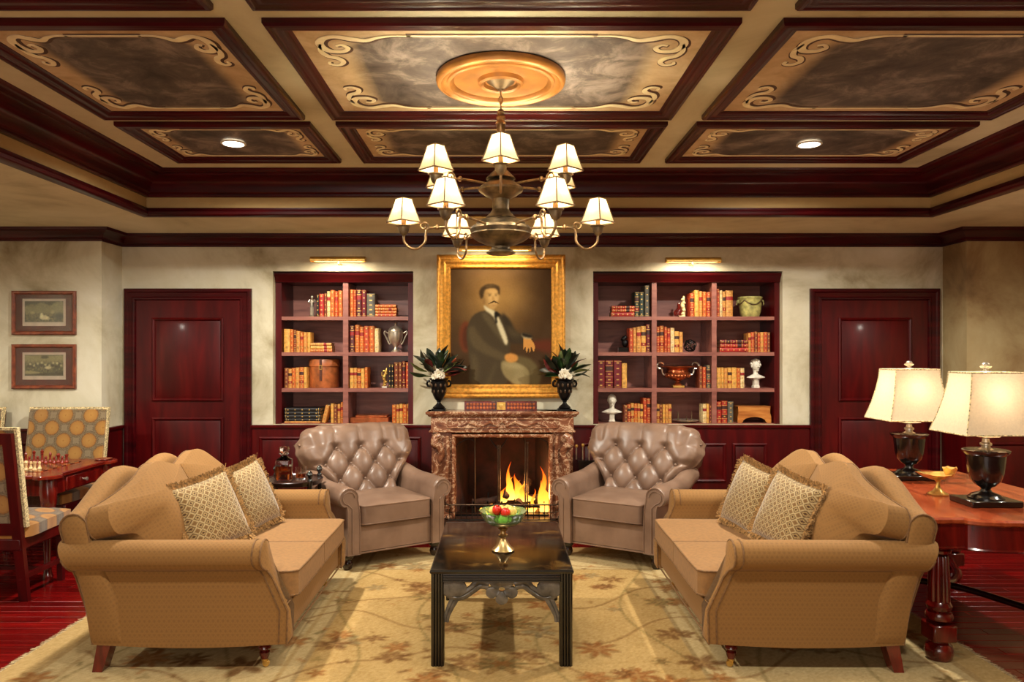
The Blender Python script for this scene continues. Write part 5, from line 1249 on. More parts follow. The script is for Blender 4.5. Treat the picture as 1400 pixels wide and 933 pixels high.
def el(cx, cy, rx, ry, c, k=1, a=1.0, rot=0):
    pp([(cx + rx * math.cos(t_) * math.cos(rot) - ry * math.sin(t_) * math.sin(rot), cy + rx * math.cos(t_) * math.sin(rot) + ry * math.sin(t_) * math.cos(rot)) for t_ in [2 * PI * k_ / 16 for k_ in range(16)]], c, k, a)
el(165, 540, 40, 95, (104, 48, 24), 2, .9); el(170, 545, 26, 75, (70, 36, 20), 2, .8)
pp([(560, 570), (690, 560), (690, 640), (570, 610)], (96, 40, 22), 3, .8)
COAT = (66, 54, 36)
pp([(250, 385), (200, 420), (170, 500), (175, 600), (190, 700), (200, 830), (400, 830), (420, 700), (430, 600), (440, 520), (420, 440), (370, 400), (330, 380)], COAT, 1)
pp([(380, 400), (430, 440), (470, 520), (540, 530), (550, 570), (470, 580), (420, 560)], (52, 42, 28), 2)
pp([(180, 500), (200, 590), (270, 640), (400, 690), (420, 660), (300, 590), (240, 520), (210, 470)], (84, 70, 46), 2, .9)
pp([(260, 400), (300, 470), (400, 590), (410, 560), (330, 440), (290, 390)], (88, 76, 52), 2, .8)
pp([(200, 640), (240, 700), (230, 820), (205, 820)], (88, 74, 48), 3, .6); pp([(330, 720), (350, 700), (310, 820), (290, 825)], (88, 76, 50), 3, .6)
pp([(380, 690), (470, 695), (540, 740), (545, 830), (460, 830), (390, 770)], (128, 112, 74), 1)
pp([(470, 655), (560, 680), (610, 760), (600, 832), (550, 832), (540, 740), (480, 700)], (92, 78, 48), 2)
pp([(390, 700), (470, 700), (520, 735), (470, 740), (400, 720)], (160, 144, 102), 3, .7); pp([(470, 750), (520, 760), (500, 830), (450, 830)], (150, 134, 94), 4, .5)
pp([(272, 348), (300, 360), (350, 400), (410, 540), (404, 590), (370, 520), (330, 420), (285, 380)], (204, 192, 154), 1)
pp([(335, 392), (352, 388), (368, 408), (350, 420), (352, 450), (342, 460), (338, 430)], (26, 22, 16), 1)
pp([(262, 300), (262, 250), (290, 232), (340, 234), (358, 270), (358, 318), (346, 358), (326, 372), (300, 360), (276, 332)], (176, 140, 84), 1)
pp([(262, 300), (262, 250), (282, 236), (290, 300), (300, 356), (276, 332)], (134, 100, 56), 3, .7)
el(330, 300, 30, 40, (204, 168, 108), 3, .6)
pp([(254, 306), (245, 268), (258, 238), (296, 218), (340, 220), (366, 238), (368, 276), (360, 278), (352, 252), (326, 242), (294, 246), (276, 258), (268, 300)], (58, 42, 22), 1)
pp([(280, 230), (310, 222), (340, 226), (320, 234), (296, 238)], (92, 70, 40), 1, .6)
pp([(276, 300), (282, 340), (268, 330), (262, 300)], (120, 90, 50), 1, .7)
pp([(420, 470), (480, 520), (540, 525), (552, 560), (500, 572), (440, 560)], (58, 47, 31), 2)
pp([(405, 470), (470, 510), (500, 530), (470, 540), (430, 530)], (84, 70, 46), 3, .6)
el(308, 286, 8, 3, (52, 38, 22), 1, .85); el(344, 286, 7, 3, (60, 44, 26), 1, .8); el(306, 276, 14, 3, (78, 56, 30), 1, .75); el(346, 276, 10, 3, (84, 62, 34), 1, .7)
pp([(326, 285), (336, 312), (326, 320), (320, 314)], (150, 112, 62), 1, .6)
pp([(300, 338), (326, 320), (338, 320), (366, 336), (346, 332), (332, 330), (318, 334)], (74, 54, 28), 0, .95); el(334, 348, 14, 3, (140, 84, 54), 1, .6)
pp([(396, 655), (430, 640), (470, 652), (474, 680), (450, 694), (410, 690)], (188, 130, 64), 1)
pp([(510, 540), (545, 545), (575, 590), (570, 630), (555, 600), (548, 638), (540, 605), (528, 635), (520, 600), (508, 620), (510, 570)], (192, 134, 66), 0); pp([(498, 520), (548, 528), (556, 550), (512, 548)], (170, 156, 120), 1)
pp([(505, 515), (560, 530), (552, 545), (505, 535)], (36, 28, 18), 1)
canvas('canvas', nx, ny, pw, ph, img, M['canvas'], t, lambda u, v: (u - pw / 2, -.012, v - ph / 2))
b = B(); b.box(-hw + .02, hw - .02, -.010, -.001, -hh_ + .02, hh_ - .02); obj('backing_board', b, M['frame_wood'], t, smooth=False)
t.location = (cx, YB, cz)

# picture lights
def picture_light(x, z, wd, y, lab):
    t = empty('picture_light', (x, YB, z), lab, 'picture light', group='brass picture lights')
    b = B(); h = wd / 2; n = 14
    prof = [(y - YB + .036 * math.cos(a), .034 * math.sin(a)) for a in [R(-20 + 220 * k / n) for k in range(n + 1)]]
    prof2 = [(y - YB + .031 * math.cos(a), .029 * math.sin(a)) for a in [R(-20 + 220 * k / n) for k in range(n + 1)]][::-1]
    b.loft([[(xx, q, r_) for q, r_ in prof + prof2] for xx in (-h, h)])
    for s in (-1, 1): b.loft([[(s * h, q, r_) for q, r_ in prof], [(s * (h - .004), q, r_) for q, r_ in prof]])
    obj('reflector', b, M['brass'], t)
    b = B(); b.tube(cat_rom([(0, -.002, -.02), (0, -.04, -.028), (0, y - YB + .02, -.03), (0, y - YB + .034, -.004)], 5), .007, 8); b.lathe([(.03, 0), (.03, .008), (.012, .012)], 16); 
    obj('bracket', b, M['brass'], t)
    b = B(); b.tube([(-h + .03, y - YB, .004), (h - .03, y - YB, .004)], .012, 10); obj('tube_bulb', b, M['bulb'], t)
    lamp('picture_light_lamp', 'AREA', (x, y, z - .014), 3.2, WARM, (R(18), 0, 0), shape='RECTANGLE', size=wd * .85, size_y=.045)
picture_light((462 - 686) * .00665, 1.6 + (484 - 356) * .00665, .50, 6.66, 'brass picture light on the wall above the two-bay bookcase')
picture_light((948 - 686) * .00665, 1.6 + (484 - 357) * .00665, .50, 6.66, 'brass picture light on the wall above the three-bay bookcase')
picture_light(-.06, 2.548, .66, 6.64, 'brass picture light over the top edge of the portrait frame')

# hunting prints
for i, (py0, py1, lab) in enumerate(((398, 458, 'framed sepia hunting print, the upper of two on the wall above the chess table'), (471, 532, 'framed sepia hunting print, the lower of two on the wall above the chess table'))):
    k = .00643; x0, x1, z0, z1 = (15.5 - 686) * k, (103 - 686) * k, 1.6 + (484 - py1) * k, 1.6 + (484 - py0) * k
    t = empty('framed_print', ((x0 + x1) / 2, YJ, (z0 + z1) / 2), lab, 'picture', group='hunting prints'); hw, hh_ = (x1 - x0) / 2, (z1 - z0) / 2
    b = B(); b.sweep([(-hw, -hh_), (hw, -hh_), (hw, hh_), (-hw, hh_)], [(0, .001), (0, .022), (.008, .03), (.02, .028), (.03, .016), (.034, .001)], lambda p, h: (p.x, -h, p.y), loop=True); obj('frame', b, M['frame_wood'], t, ang=20)
    b = B(); b.box(-hw + .02, hw - .02, -.008, -.001, -hh_ + .02, hh_ - .02); obj('mat_board', b, M['mat_board'], t, smooth=False)
    b = B(); b.box(-.19, .19, -.0095, -.0075, -.115, .125); obj('paper', b, M['cream_paper'], t, smooth=False)
    nx, ny = 110, 60; U, V = np.meshgrid(np.linspace(0, 100, nx), np.linspace(54, 0, ny)); n_ = blur(np.random.RandomState(20 + i).normal(0, 1, (ny, nx)), 1)
    img = raster(nx, ny, (64, 58, 34)); img += 14 + n_[..., None] * np.array((60, 56, 36))
    if i == 0:
        pp([(0, 14), (25, 12), (42, 4), (55, 8), (66, 13), (80, 4), (100, 2), (100, 30), (0, 30)], (124, 118, 82), 2, .7); pp([(0, -5), (100, -5), (100, 0), (80, 2), (66, 10), (50, 3), (35, 4), (0, 10)], (56, 52, 32), 1, .9)
        el(50, 42, 12, 6, (200, 190, 150), 1, .8); el(44, 36, 4, 6, (206, 196, 158), 1, .8); el(60, 45, 6, 4, (190, 180, 140), 1, .6); el(90, 40, 12, 10, (38, 40, 28), 3, .7); el(20, 30, 6, 4, (160, 148, 104), 1, .6); el(72, 28, 5, 5, (158, 144, 104), 1, .6)
    else:
        pp([(0, -4), (104, -4), (104, 16), (0, 18)], (136, 126, 88), 3, .7); el(52, 6, 10, 4, (50, 46, 30), 1, .8)
        for q in range(9): el(12 + q * 10, 28 + 3 * math.sin(q * 2), 5, 4, (44, 38, 24), 1, .8); el(14 + q * 10, 24 + 4 * math.sin(q * 1.7), 3, 3, (196, 184, 140), 1, .7)
        el(60, 33, 9, 4, (208, 196, 152), 1, .7); pp([(0, 46), (40, 48), (104, 44), (104, 58), (0, 58)], (40, 36, 22), 2, .8); pp([(0, 42), (30, 43), (40, 47), (0, 50)], (150, 138, 96), 1, .7)
    img = np.clip(img, 0, 255) * 1.3 + 10
    canvas('engraving', nx, ny, .34, .184, img, M['print'], t, lambda u, v: (u - .17, -.0098, v - .081))
    b = B(); b.box(-hw + .025, hw - .025, -.0135, -.0115, -hh_ + .025, hh_ - .025); obj('glazing', b, M['glass'], t, smooth=False)
# ------------------------------------------------------------------ chandelier
HX, HY = -.005, 3.73
t = empty('chandelier', (HX, HY, 0), 'two-tier aged bronze chandelier with twelve small silk shades', 'chandelier')
BR, BA = M['bronze'], M['bronze_arm']
b = B(); b.lathe([(0, 2.998), (.072, 2.998), (.074, 2.99), (.066, 2.984), (.05, 2.972), (.03, 2.958), (.016, 2.95), (.013, 2.94), (0, 2.938)], 32); obj('canopy', b, BR, t)
for i in range(4):
    z = 2.925 - i * .03; b = B(); w_ = .009 + (.006 if i >= 2 else 0); hgt = .02 + (.006 if i >= 2 else 0)
    b.tube([(w_ * math.cos(a) * (1 if i % 2 else 0) + 0, w_ * math.cos(a) * (0 if i % 2 else 1), z - (.012 if i > 2 else 0) + hgt * math.sin(a)) for a in [2 * PI * k / 14 for k in range(14)]], .0032, 6, loop=True); obj('chain_link', b, BA, t)
b = B(); b.lathe([(.006, 2.845), (.016, 2.84), (.02, 2.832), (.012, 2.825), (.012, 2.818), (.022, 2.81), (.024, 2.80), (.018, 2.79), (.024, 2.782), (.028, 2.775), (.022, 2.768), (.021, 2.735), (.018, 2.73), (.018, 2.54)], 20); obj('stem', b, BA, t)
b = B(); b.lathe([(.018, 2.56), (.03, 2.54), (.04, 2.53), (.07, 2.50), (.076, 2.492), (.06, 2.486), (.072, 2.476), (.105, 2.452), (.115, 2.44), (.112, 2.43), (.085, 2.41), (.06, 2.395), (.045, 2.388), (.043, 2.35), (.043, 2.335), (.052, 2.32), (.072, 2.30), (.08, 2.292), (.075, 2.286), (.115, 2.276), (.125, 2.268), (.122, 2.255), (.15, 2.246), (.158, 2.232), (.15, 2.214), (.156, 2.206), (.14, 2.19), (.12, 2.176), (.11, 2.172), (.085, 2.16), (.06, 2.152), (.046, 2.146), (.046, 2.135), (.068, 2.124), (.074, 2.114), (.06, 2.106), (.02, 2.10), (0, 2.098)], 40); obj('body', b, BR, t, ang=30)
def arm_meshes(R_, r0, rw):
    # side profile in (r,z) about the cup height 0
    u = R_ - rw
    q = [(r0, .035), (lerp(r0, u, .6), .04), (u - .005, .035), (u + .012, .005), (u + .016, -.035), (lerp(u, R_, .35) + .008, -.068), (lerp(u, R_, .72), -.066), (R_ - .004, -.036), (R_, .0)]
    b = B(); b.tube([(r_, 0, z) for r_, z, _ in [(p.x, p.y, 0) for p in cat_rom([(a, c, 0) for a, c in q], 5)]], .0062, 8)
    b.tube([(u + .022 + .024 * k * math.cos(a), 0, .045 + .024 * k * math.sin(a)) for a, k in [(R(200 - 420 * i / 16), 1 - .045 * i) for i in range(17)]], [.006 - .0002 * i for i in range(17)], 7)
    b.lathe([(.007, -.012), (.013, -.004), (.012, .004), (.007, .012)], 10, o=(lerp(r0, u, .82), 0, .04))
    b.v = b.v
    return mesh('arm', b, BA)
b = B(); b.lathe([(.006, -.004), (.010, 0), (.018, .006), (.025, .02), (.03, .04), (.038, .045), (.038, .049), (.03, .05), (0, .05)], 18); cup = mesh('candle_cup', b, BR)
b = B(); b.lathe([(.012, .05), (.012, .085), (0, .085)], 10); sock = mesh('candle_sleeve', b, M['shade_trim'])
b = B(); b.ell((0, 0, .105), (.013, .013, .022), 10, 8); bulbm = mesh('bulb', b, M['bulb'])
b = B(); c4 = ((-1, -1), (1, -1), (1, 1), (-1, 1)); n = 5; rings = []
def sw(q): return lerp(.0605, .029, q ** .92)
for i in range(n + 1): q = i / n; rings.append([(x * sw(q), y * sw(q), .066 + .120 * q) for x, y in c4])
b.loft(rings, cap=(False, False)); shm = mesh('lamp_shade', b, M['shade'], smooth=False)
b = B()
for x, y in c4: b.tube([(x * sw(q), y * sw(q), .066 + .12 * q) for q in (0, .5, 1)], .003, 5)
for q in (0, 1): b.tube([(x * sw(q), y * sw(q), .066 + .12 * q) for x, y in c4], .004 if q == 0 else .003, 5, loop=True)
trm = mesh('shade_trim', b, M['shade_trim'])
lowm, upm = arm_meshes(.495, .12, .125), arm_meshes(.363, .09, .10)
for zc_, R_, me, a0 in ((2.205, .495, lowm, 0), (2.425, .363, upm, 30)):
    for k in range(6):
        a = R(a0 + 60 * k); x, y = R_ * math.cos(a), R_ * math.sin(a)
        o = put('arm', me, t, (0, 0, zc_), (0, 0, a))
        for nm, mm, rz in (('candle_cup', cup, 0), ('candle_sleeve', sock, 0), ('bulb', bulbm, 0), ('lamp_shade', shm, R(45) - a), ('shade_trim', trm, R(45) - a)):
            put(nm, mm, o, (R_, 0, 0), (0, 0, rz))
        lamp('chandelier_bulb_light', 'POINT', (HX + x, HY + y, zc_ + .148), 7.8, WARM, shadow_soft_size=.012)
# ------------------------------------------------------------------ bookcases
K = .00687; FB, BB = 6.87, 7.26                     # face and back planes
X_ = lambda px, k=K: (px - 686) * k
Z_ = lambda py, k=K: 1.6 + (484 - py) * k
SHZ = [Z_(433), Z_(481.8), Z_(531.2), .945]       # tops of the four shelves
def bookcase(name, label, xs0, xs1, stiles, stw):
    t = empty(name, ((xs0 + xs1) / 2, FB, .94), label, 'bookcase'); ox = (xs0 + xs1) / 2
    T = lambda x: x - ox
    zt = 2.35 - .94
    b = B(); b.box(T(xs0) + .01, T(xs1) - .01, BB - FB, BB - FB + .02, 0, zt); obj('back_panel', b, M['lit_shelf_wood'], t, smooth=False)
    for x in (xs0, xs1 - stw): b = B(); b.box(T(x), T(x) + stw, 0, BB - FB, 0, zt); obj('side_panel', b, M['mahogany'], t, smooth=False)
    for x in stiles: b = B(); b.box(T(x) - stw * .45, T(x) + stw * .45, 0, BB - FB, 0, 2.27 - .94); obj('divider', b, M['lit_shelf_wood'], t, smooth=False)
    edges = [xs0 + stw] + [v for x in stiles for v in (x - stw * .45, x + stw * .45)] + [xs1 - stw]
    for i in range(0, len(edges), 2):
        for z in SHZ: b = B(); b.box(T(edges[i]), T(edges[i + 1]), .002, BB - FB, z - .034 - .94 if z > 1 else 0.0, z - .94); obj('shelf', b, M['lit_shelf_wood'], t, smooth=False)
    b = B(); b.box(T(xs0) + stw, T(xs1) - stw, 0, BB - FB, Z_(386) - .94, zt); obj('top_rail', b, M['mahogany'], t, smooth=False)
    b = B(); F = lambda p, h: (T(p.x), -h, p.y - .94)
    b.loft([[(T(xx), -h, z - .94) for h, z in ((0, 2.27), (.012, 2.27), (.016, 2.285), (.02, 2.29), (.03, 2.315), (.045, 2.33), (.05, 2.345), (.052, 2.356), (0, 2.356))] for xx in (xs0, xs1)]); obj('cornice', b, M['mahogany_moulding'], t)
    return t
bookcase('bookcase', 'built-in two-bay mahogany bookcase between the panelled door and the portrait', X_(377), X_(566), [X_(472.5)], .055)
bookcase('bookcase', 'built-in three-bay mahogany bookcase between the portrait and the dark door', X_(810.5), X_(1066), [X_(894.5), X_(976.5)], .05)

def book_mesh(w_, h, d, col, r_):
    """upright book, spine facing -y, origin at the bottom middle of the spine"""
    b = B(); hw = w_ / 2; n = 6; th = .0025
    spine = [(-hw * math.cos(PI * k / n), -.007 * math.sin(PI * k / n)) for k in range(n + 1)]
    out = spine + [(hw, d), (hw - th, d), (hw - th, .004), (-hw + th, .004), (-hw + th, d), (-hw, d)]
    b.loft([[(x, y, z) for x, y in out] for z in (0, h)], 0)
    b.box(-hw + th, hw - th, .004, d - .005, .004, h - .006, 1)
    def band(z0, z1, m, e=.0014): b.loft([[(x * 1.02, y - e, z) for x, y in spine] + [(hw * 1.01, .003, z), (-hw * 1.01, .003, z)] for z in (z0, z1)], m)
    sty = r_.choice([0, 3, 3, 1, 2, 3, 4, 4])
    for q in (.04, .96): band(h * q - .0015, h * q + .0015, 2)
    if sty in (0, 2, 3, 4):
        for k in range(1, 5): band(h * k / 5 - .002, h * k / 5 + .002, 2 if sty not in (3, 4) else 0, .003)
    if sty in (0, 1): band(h * .63, h * .77, 3)
    if sty == 2: band(h * .63, h * .77, 4); band(h * .24, h * .36, 3)
    if sty == 1: band(h * .2, h * .23, 2); band(h * .8, h * .83, 2)
    if w_ > .018:                                      # small gilt tooling between the bands
        for k in range(5):
            z = h * (k + .5) / 5
            if sty in (0, 1, 2) and .6 < z / h < .8: continue
            b.box(-hw * .32, hw * .32, -.0085, -.006, z - .005, z + .005, 2)
    return mesh('book', b, [M['book_' + col], M['page'], M['book_gilt'], M['book_label_red'] if col not in ('red', 'burgundy') else M['book_label_dark'], M['book_label_dark']], ang=50, fix=False)
ORD = ['first', 'second', 'third', 'fourth', 'fifth', 'sixth', 'seventh', 'eighth', 'ninth', 'tenth', 'eleventh', 'twelfth']
SHN = ['top', 'second', 'third', 'bottom']
YS = FB + .035; KS = YS / 1000
rb = random.Random(12)
def row(case, bay, sh, end, items):
    """items: (px0, px1, pytop, colour[, tilt])"""
    z = SHZ[sh]
    for i, it in enumerate(items):
        x0, x1, pt, col = it[:4]; w_ = (x1 - x0) * KS - .0012; h = (484 - pt) * KS + 1.6 - z; d = min(.20, h * .72) * rb.uniform(.92, 1.05)
        lab = f'{col} book, {ORD[i]} from {end}, {SHN[sh]} shelf, {bay}, {case} bookcase'
        dy = rb.uniform(0, .012); tl = it[4] if len(it) > 4 else 0
        o = put('book', book_mesh(w_, h, d, col, rb), None, (((x0 + x1) / 2 - 686) * KS, YS + dy, z + .0005 + (abs(math.sin(R(tl))) * w_ / 2 if tl else 0)), (0, R(tl), 0), lab, 'book', f'books on the {SHN[sh]} shelf, {bay}, {case} bookcase')
def stack(case, bay, sh, px0, px1, pys, cols, dp=.15):
    """pys: tops of each book from bottom to top"""
    z = SHZ[sh]; n = len(cols); zb = z
    for i, (pt, col) in enumerate(zip(pys, cols)):
        zt = max(1.6 + (484 - pt) * KS, zb + .012); th = zt - zb - .001; L = (px1[i] - px0[i]) * KS
        me = book_mesh(th, L, dp, col, rb)
        w_ = 'lowest' if i == 0 else 'topmost' if i == n - 1 else f'{ORD[i]} from bottom'
        o = put('book', me, None, (px0[i] * KS - 686 * KS, YS + rb.uniform(0, .01), zb + th / 2 + .0005), (0, R(90), 0), f'{col} book, {w_} of flat stack, {SHN[sh]} shelf, {bay}, {case} bookcase', 'book', f'stacked books, {SHN[sh]} shelf, {bay}, {case} bookcase')
        zb = zt
def sp(a, b_, tops, cols):
    n = len(cols); ws = [rb.uniform(.85, 1.2) for _ in cols]; s = sum(ws); out = []; x = a
    for i in range(n):
        w_ = (b_ - a) * ws[i] / s; out.append((x, x + w_, lerp(tops[0], tops[1], i / max(1, n - 1)) + rb.uniform(-1.3, 1.3), cols[i])); x += w_
    return out
T2, T3 = 'two-bay', 'three-bay'; DB, PB, MB_ = 'door-side bay', 'portrait-side bay', 'middle bay'
L7 = lambda z, o=380: z / 7.78 + o
row(T2, DB, 0, 'door end', [(432.6, 436.2, 403, 'black'), (436.4, 443, 402, 'red'), (443.2, 446.6, 401, 'brown'), (446.8, 451.4, 398.5, 'cream'), (451.6, 457.4, 397, 'orange'), (457.6, 462, 398.5, 'red-orange'), (462.2, 468.2, 397.5, 'orange')])
row(T2, PB, 0, 'door end', [(478.2, 483.4, 396, 'orange'), (483.6, 487, 396.5, 'red-orange'), (487.2, 494, 396, 'purple-brown'), (494.2, 500.6, 396.5, 'burgundy'), (501.4, 512.6, 401.5, 'grey')])
stack(T2, PB, 0, [512.9, 513.2, 512.9, 513.0], [541.5, 541.9, 542.2, 541.2], [429, 425, 421, 416.5], ['red-orange', 'orange', 'orange', 'orange'])
row(T2, DB, 1, 'door end', [(387.8, 396.4, 450, 'golden tan'), (396.6, 401, 450.5, 'orange'), (401.2, 404.6, 451.5, 'brown'), (404.8, 410.2, 453, 'tan'), (410.4, 414.6, 454.5, 'orange'), (414.8, 419.6, 454.5, 'tan'), (419.8, 424.2, 454.5, 'golden tan')])
stack(T2, DB, 1, [424.6, 424.8, 424.6], [454, 453.6, 453], [477.5, 473.2, 469], ['orange', 'golden tan', 'tan'])
row(T2, PB, 1, 'door end', [(478.4, 484.4, 445.5, 'purple-brown'), (485.2, 491.4, 444.5, 'orange'), (491.6, 497.4, 447, 'orange'), (497.6, 504.6, 446, 'red-orange'), (504.8, 511.6, 446, 'orange'), (512, 517.6, 449, 'cream')])
row(T2, DB, 2, 'door end', sp(388.2, 419.6, (504, 503.5), ['brown', 'tan', 'orange', 'tan', 'orange', 'golden tan']))
row(T2, PB, 2, 'door end', sp(478, 502.6, (504, 503.5), ['golden tan', 'tan', 'orange', 'golden tan', 'orange']) + [(531, 534.6, 498, 'black'), (534.8, 538.4, 498, 'black'), (538.8, 544.6, 495.6, 'brown'), (544.8, 549.6, 495.6, 'brown'), (549.8, 554.4, 494, 'burgundy'), (554.6, 559.4, 495.6, 'red-orange')])
stack(T2, DB, 3, [389, 389.4, 388.8, 389.2, 389], [438, 437.6, 438.2, 437.4, 437.8], [576.4, 572.4, 567.6, 563, 558], ['tan', 'black', 'black', 'black', 'black'], .19)
row(T2, DB, 3, 'door end', [(439.4, 444.8, 554.5, 'tan', 14), (452, 456.2, 552.4, 'golden tan'), (456.4, 461, 553, 'brown'), (461.2, 465.6, 553, 'tan'), (465.8, 469, 550.4, 'orange')])
row(T2, PB, 3, 'door end', sp(536, 561.4, (553, 553.5), ['orange', 'tan', 'golden tan', 'orange', 'tan']))
# three-bay case
q = lambda z: z / 3.457 + 790
stack(T3, PB, 0, [q(158), q(162), q(161)], [q(268), q(268), q(269)], [427, 422.8, 418.4], ['red', 'red-orange', 'red'])
row(T3, PB, 0, 'portrait end', [(867.6, 873.8, 399.4, 'dark green'), (874, 880.4, 399.4, 'dark green'), (881.4, 887.8, 390.4, 'grey')])
row(T3, MB_, 0, 'portrait end', [(943.8, 949.4, 401, 'red-orange'), (949.8, 955.8, 397, 'golden tan'), (956, 960.4, 398.6, 'tan'), (960.8, 966, 399, 'orange'), (966.4, 971.6, 399.6, 'red-orange')])
row(T3, DB, 0, 'portrait end', [(980.4, 984, 395, 'red-orange'), (984.2, 988, 397.4, 'cream'), (988.2, 992.2, 399, 'tan'), (992.4, 1002, 397.6, 'tan')])
row(T3, PB, 1, 'portrait end', [(860.6, 865.6, 449, 'red-orange'), (865.8, 870.2, 448, 'tan'), (870.4, 876.4, 447, 'tan'), (876.6, 883.4, 446, 'golden tan'), (883.6, 889.6, 443.6, 'burgundy')])
row(T3, MB_, 1, 'portrait end', [(897.9, 902, 447, 'red-orange'), (902.2, 908, 445.8, 'orange'), (908.2, 912, 447, 'red-orange'), (912.2, 916.6, 449, 'red-orange'), (916.8, 922.2, 448.6, 'cream'), (922.4, 928.6, 453.4, 'golden tan'), (928.8, 933.8, 454, 'tan')])
stack(T3, DB, 1, [984, 984.6, 984.2], [1023, 1022.6, 1022], [475.6, 470.2, 464.8], ['red', 'red', 'burgundy'])
row(T3, DB, 1, 'portrait end', sp(1023.4, 1053.6, (454.6, 455), ['tan', 'red-orange', 'brown', 'red-orange', 'tan', 'red-orange', 'brown']))
row(T3, PB, 2, 'portrait end', [(816.4, 826.8, 492.8, 'burgundy'), (827.6, 838.4, 492.8, 'burgundy'), (839.2, 849.8, 492.8, 'burgundy'), (850.2, 857.4, 497, 'golden tan')])
row(T3, MB_, 2, 'portrait end', [(956, 960.4, 501, 'brown'), (960.8, 965.6, 502, 'red-orange'), (966.4, 971.4, 499.6, 'grey')])
row(T3, DB, 2, 'portrait end', [(980.2, 985.8, 503, 'golden tan'), (986, 989.8, 503, 'golden tan'), (990, 994.8, 503.6, 'tan'), (995.4, 1000.6, 503, 'golden tan'), (1000.8, 1007.4, 503, 'golden tan'), (1007.6, 1012.4, 503.4, 'orange'), (1012.6, 1018, 503.6, 'cream')])
row(T3, PB, 3, 'portrait end', sp(853.6, 879.4, (553, 552.4), ['brown', 'red-orange', 'tan', 'orange', 'tan', 'golden tan']) + [(879.8, 884.4, 544.6, 'red-orange'), (884.6, 889.8, 545, 'red-orange')])
row(T3, MB_, 3, 'portrait end', sp(897.4, 918.2, (553, 553.4), ['tan', 'brown', 'golden tan', 'tan', 'tan']) + [(961, 966.2, 553, 'cream'), (966.4, 969.6, 552.6, 'golden tan'), (969.8, 973.2, 554.4, 'burgundy')])
row(T3, DB, 3, 'portrait end', [(980, 986.4, 549.6, 'red'), (986.8, 994.6, 548.4, 'red'), (995.4, 1002.8, 549.4, 'grey')])

# ------------------------------------------------------------------ ornaments on the shelves
def P_(px, sh, y=None): y = y or YS + .07; return ((px - 686) * y / 1000, y, SHZ[sh] + .0005)
def S(px, y=None): return px * (y or YS + .07) / 1000
def orn(name, px, sh, label, cat, y=None): return empty(name, P_(px, sh, y), label, cat)
t = orn('knight_figurine', 426.6, 0, 'small silvered standing figurine beside the black book, top shelf, two-bay bookcase', 'figurine')
b = B(); b.box(-.024, .024, -.02, .02, 0, .012, 0, .002); obj('base', b, M['bronze'], t)
b = B(); b.tube([(-.008, 0, .012), (-.008, 0, .10)], [.009, .012], 8); b.tube([(.008, 0, .012), (.008, 0, .10)], [.009, .012], 8); b.tube([(0, 0, .095), (0, 0, .13), (0, 0, .165)], [.017, .02, .022], 10); b.tube([(-.02, 0, .165), (-.034, -.006, .14), (-.012, -.026, .135)], .007, 8); b.tube([(.02, 0, .165), (.036, -.006, .15), (.012, -.026, .135)], .007, 8); b.ell((0, 0, .19), (.013, .013, .016), 10, 8); b.box(-.003, .003, -.03, -.024, .02, .14); obj('figure', b, M['silver'], t)
t = orn('trophy_cup', 541, 1, 'tall silver two-handled lidded trophy cup on the second shelf, two-bay bookcase', 'trophy')
b = B(); b.lathe([(0, 0), (.045, 0), (.047, .008), (.03, .02), (.018, .035), (.016, .05), (.024, .058), (.03, .066), (.052, .09), (.068, .13), (.073, .165), (.074, .19), (.07, .195), (.07, .2), (0, .2)], 28); obj('cup_body', b, M['silver'], t)
b = B(); b.lathe([(.074, .2), (.072, .21), (.055, .232), (.03, .246), (.014, .252), (.01, .262), (.016, .27), (.01, .282), (.005, .29), (0, .291)], 24); obj('lid', b, M['silver'], t)
for s in (-1, 1): b = B(); b.tube(cat_rom([(s * .05, 0, .085), (s * .062, 0, .08), (s * .095, 0, .15), (s * .11, 0, .18), (s * .102, 0, .20), (s * .09, 0, .19), (s * .073, 0, .18)], 5), .007, 8); obj('handle', b, M['silver'], t)
t = orn('hat_box', 443.6, 2, 'round tan leather hat box with a buckled strap on the third shelf, two-bay bookcase', 'box', YS + .14)
b = B(); b.lathe([(0, 0), (.138, 0), (.14, .004), (.138, .2), (0, .2)], 40); obj('drum', b, M['tan_leather'], t)
b = B(); b.lathe([(.142, .2), (.146, .205), (.146, .262), (.14, .272), (0, .274)], 40); obj('lid', b, M['tan_leather'], t)
b = B(); b.box(-.011, .011, -.150, -.138, .07, .27); b.box(-.011, .011, -.148, .14, .270, .276); s_ = obj('strap', b, M['strap'], t, smooth=False)
b = B(); b.sweep([(-.016, .175), (.016, .175), (.016, .215), (-.016, .215)], [(0, 0), (.005, 0), (.005, .005), (0, .005)], lambda p, h: (p.x, -.150 - h, p.y), loop=True); obj('buckle', b, M['brass'], s_, smooth=False)
t = orn('gilt_figurine', 526.5, 2, 'small gilt openwork figurine by the black books, third shelf, two-bay bookcase', 'figurine')
b = B(); b.box(-.03, .022, -.02, .02, 0, .016, 0, .002); obj('base', b, M['silver'], t)
b = B(); b.tube(cat_rom([(-.01, 0, .016), (.0, 0, .06), (-.008, 0, .10), (.01, 0, .15), (.016, 0, .19)], 4), [.016, .014, .02, .014, .006], 10)
for q_ in range(6): b.ell((.012 * math.sin(q_ * 2), -.008, .03 + .026 * q_), (.016, .012, .012), 8, 6)
b.tube([(-.004, 0, .1), (-.032, 0, .12), (-.03, 0, .15)], .006, 7); obj('figure', b, M['gold'], t)
t = orn('patterned_box', 507, 3, 'wide low reddish patterned box on the bottom shelf of the two-bay bookcase', 'box', YS + .1)
b = B(); b.box(-S(26), S(26), -.09, .09, 0, .052, 0, .004); obj('case', b, M['copper'], t); b = B(); b.box(-S(19), S(24), -.08, .08, .052, .072, 0, .004); obj('lid', b, M['copper'], t)
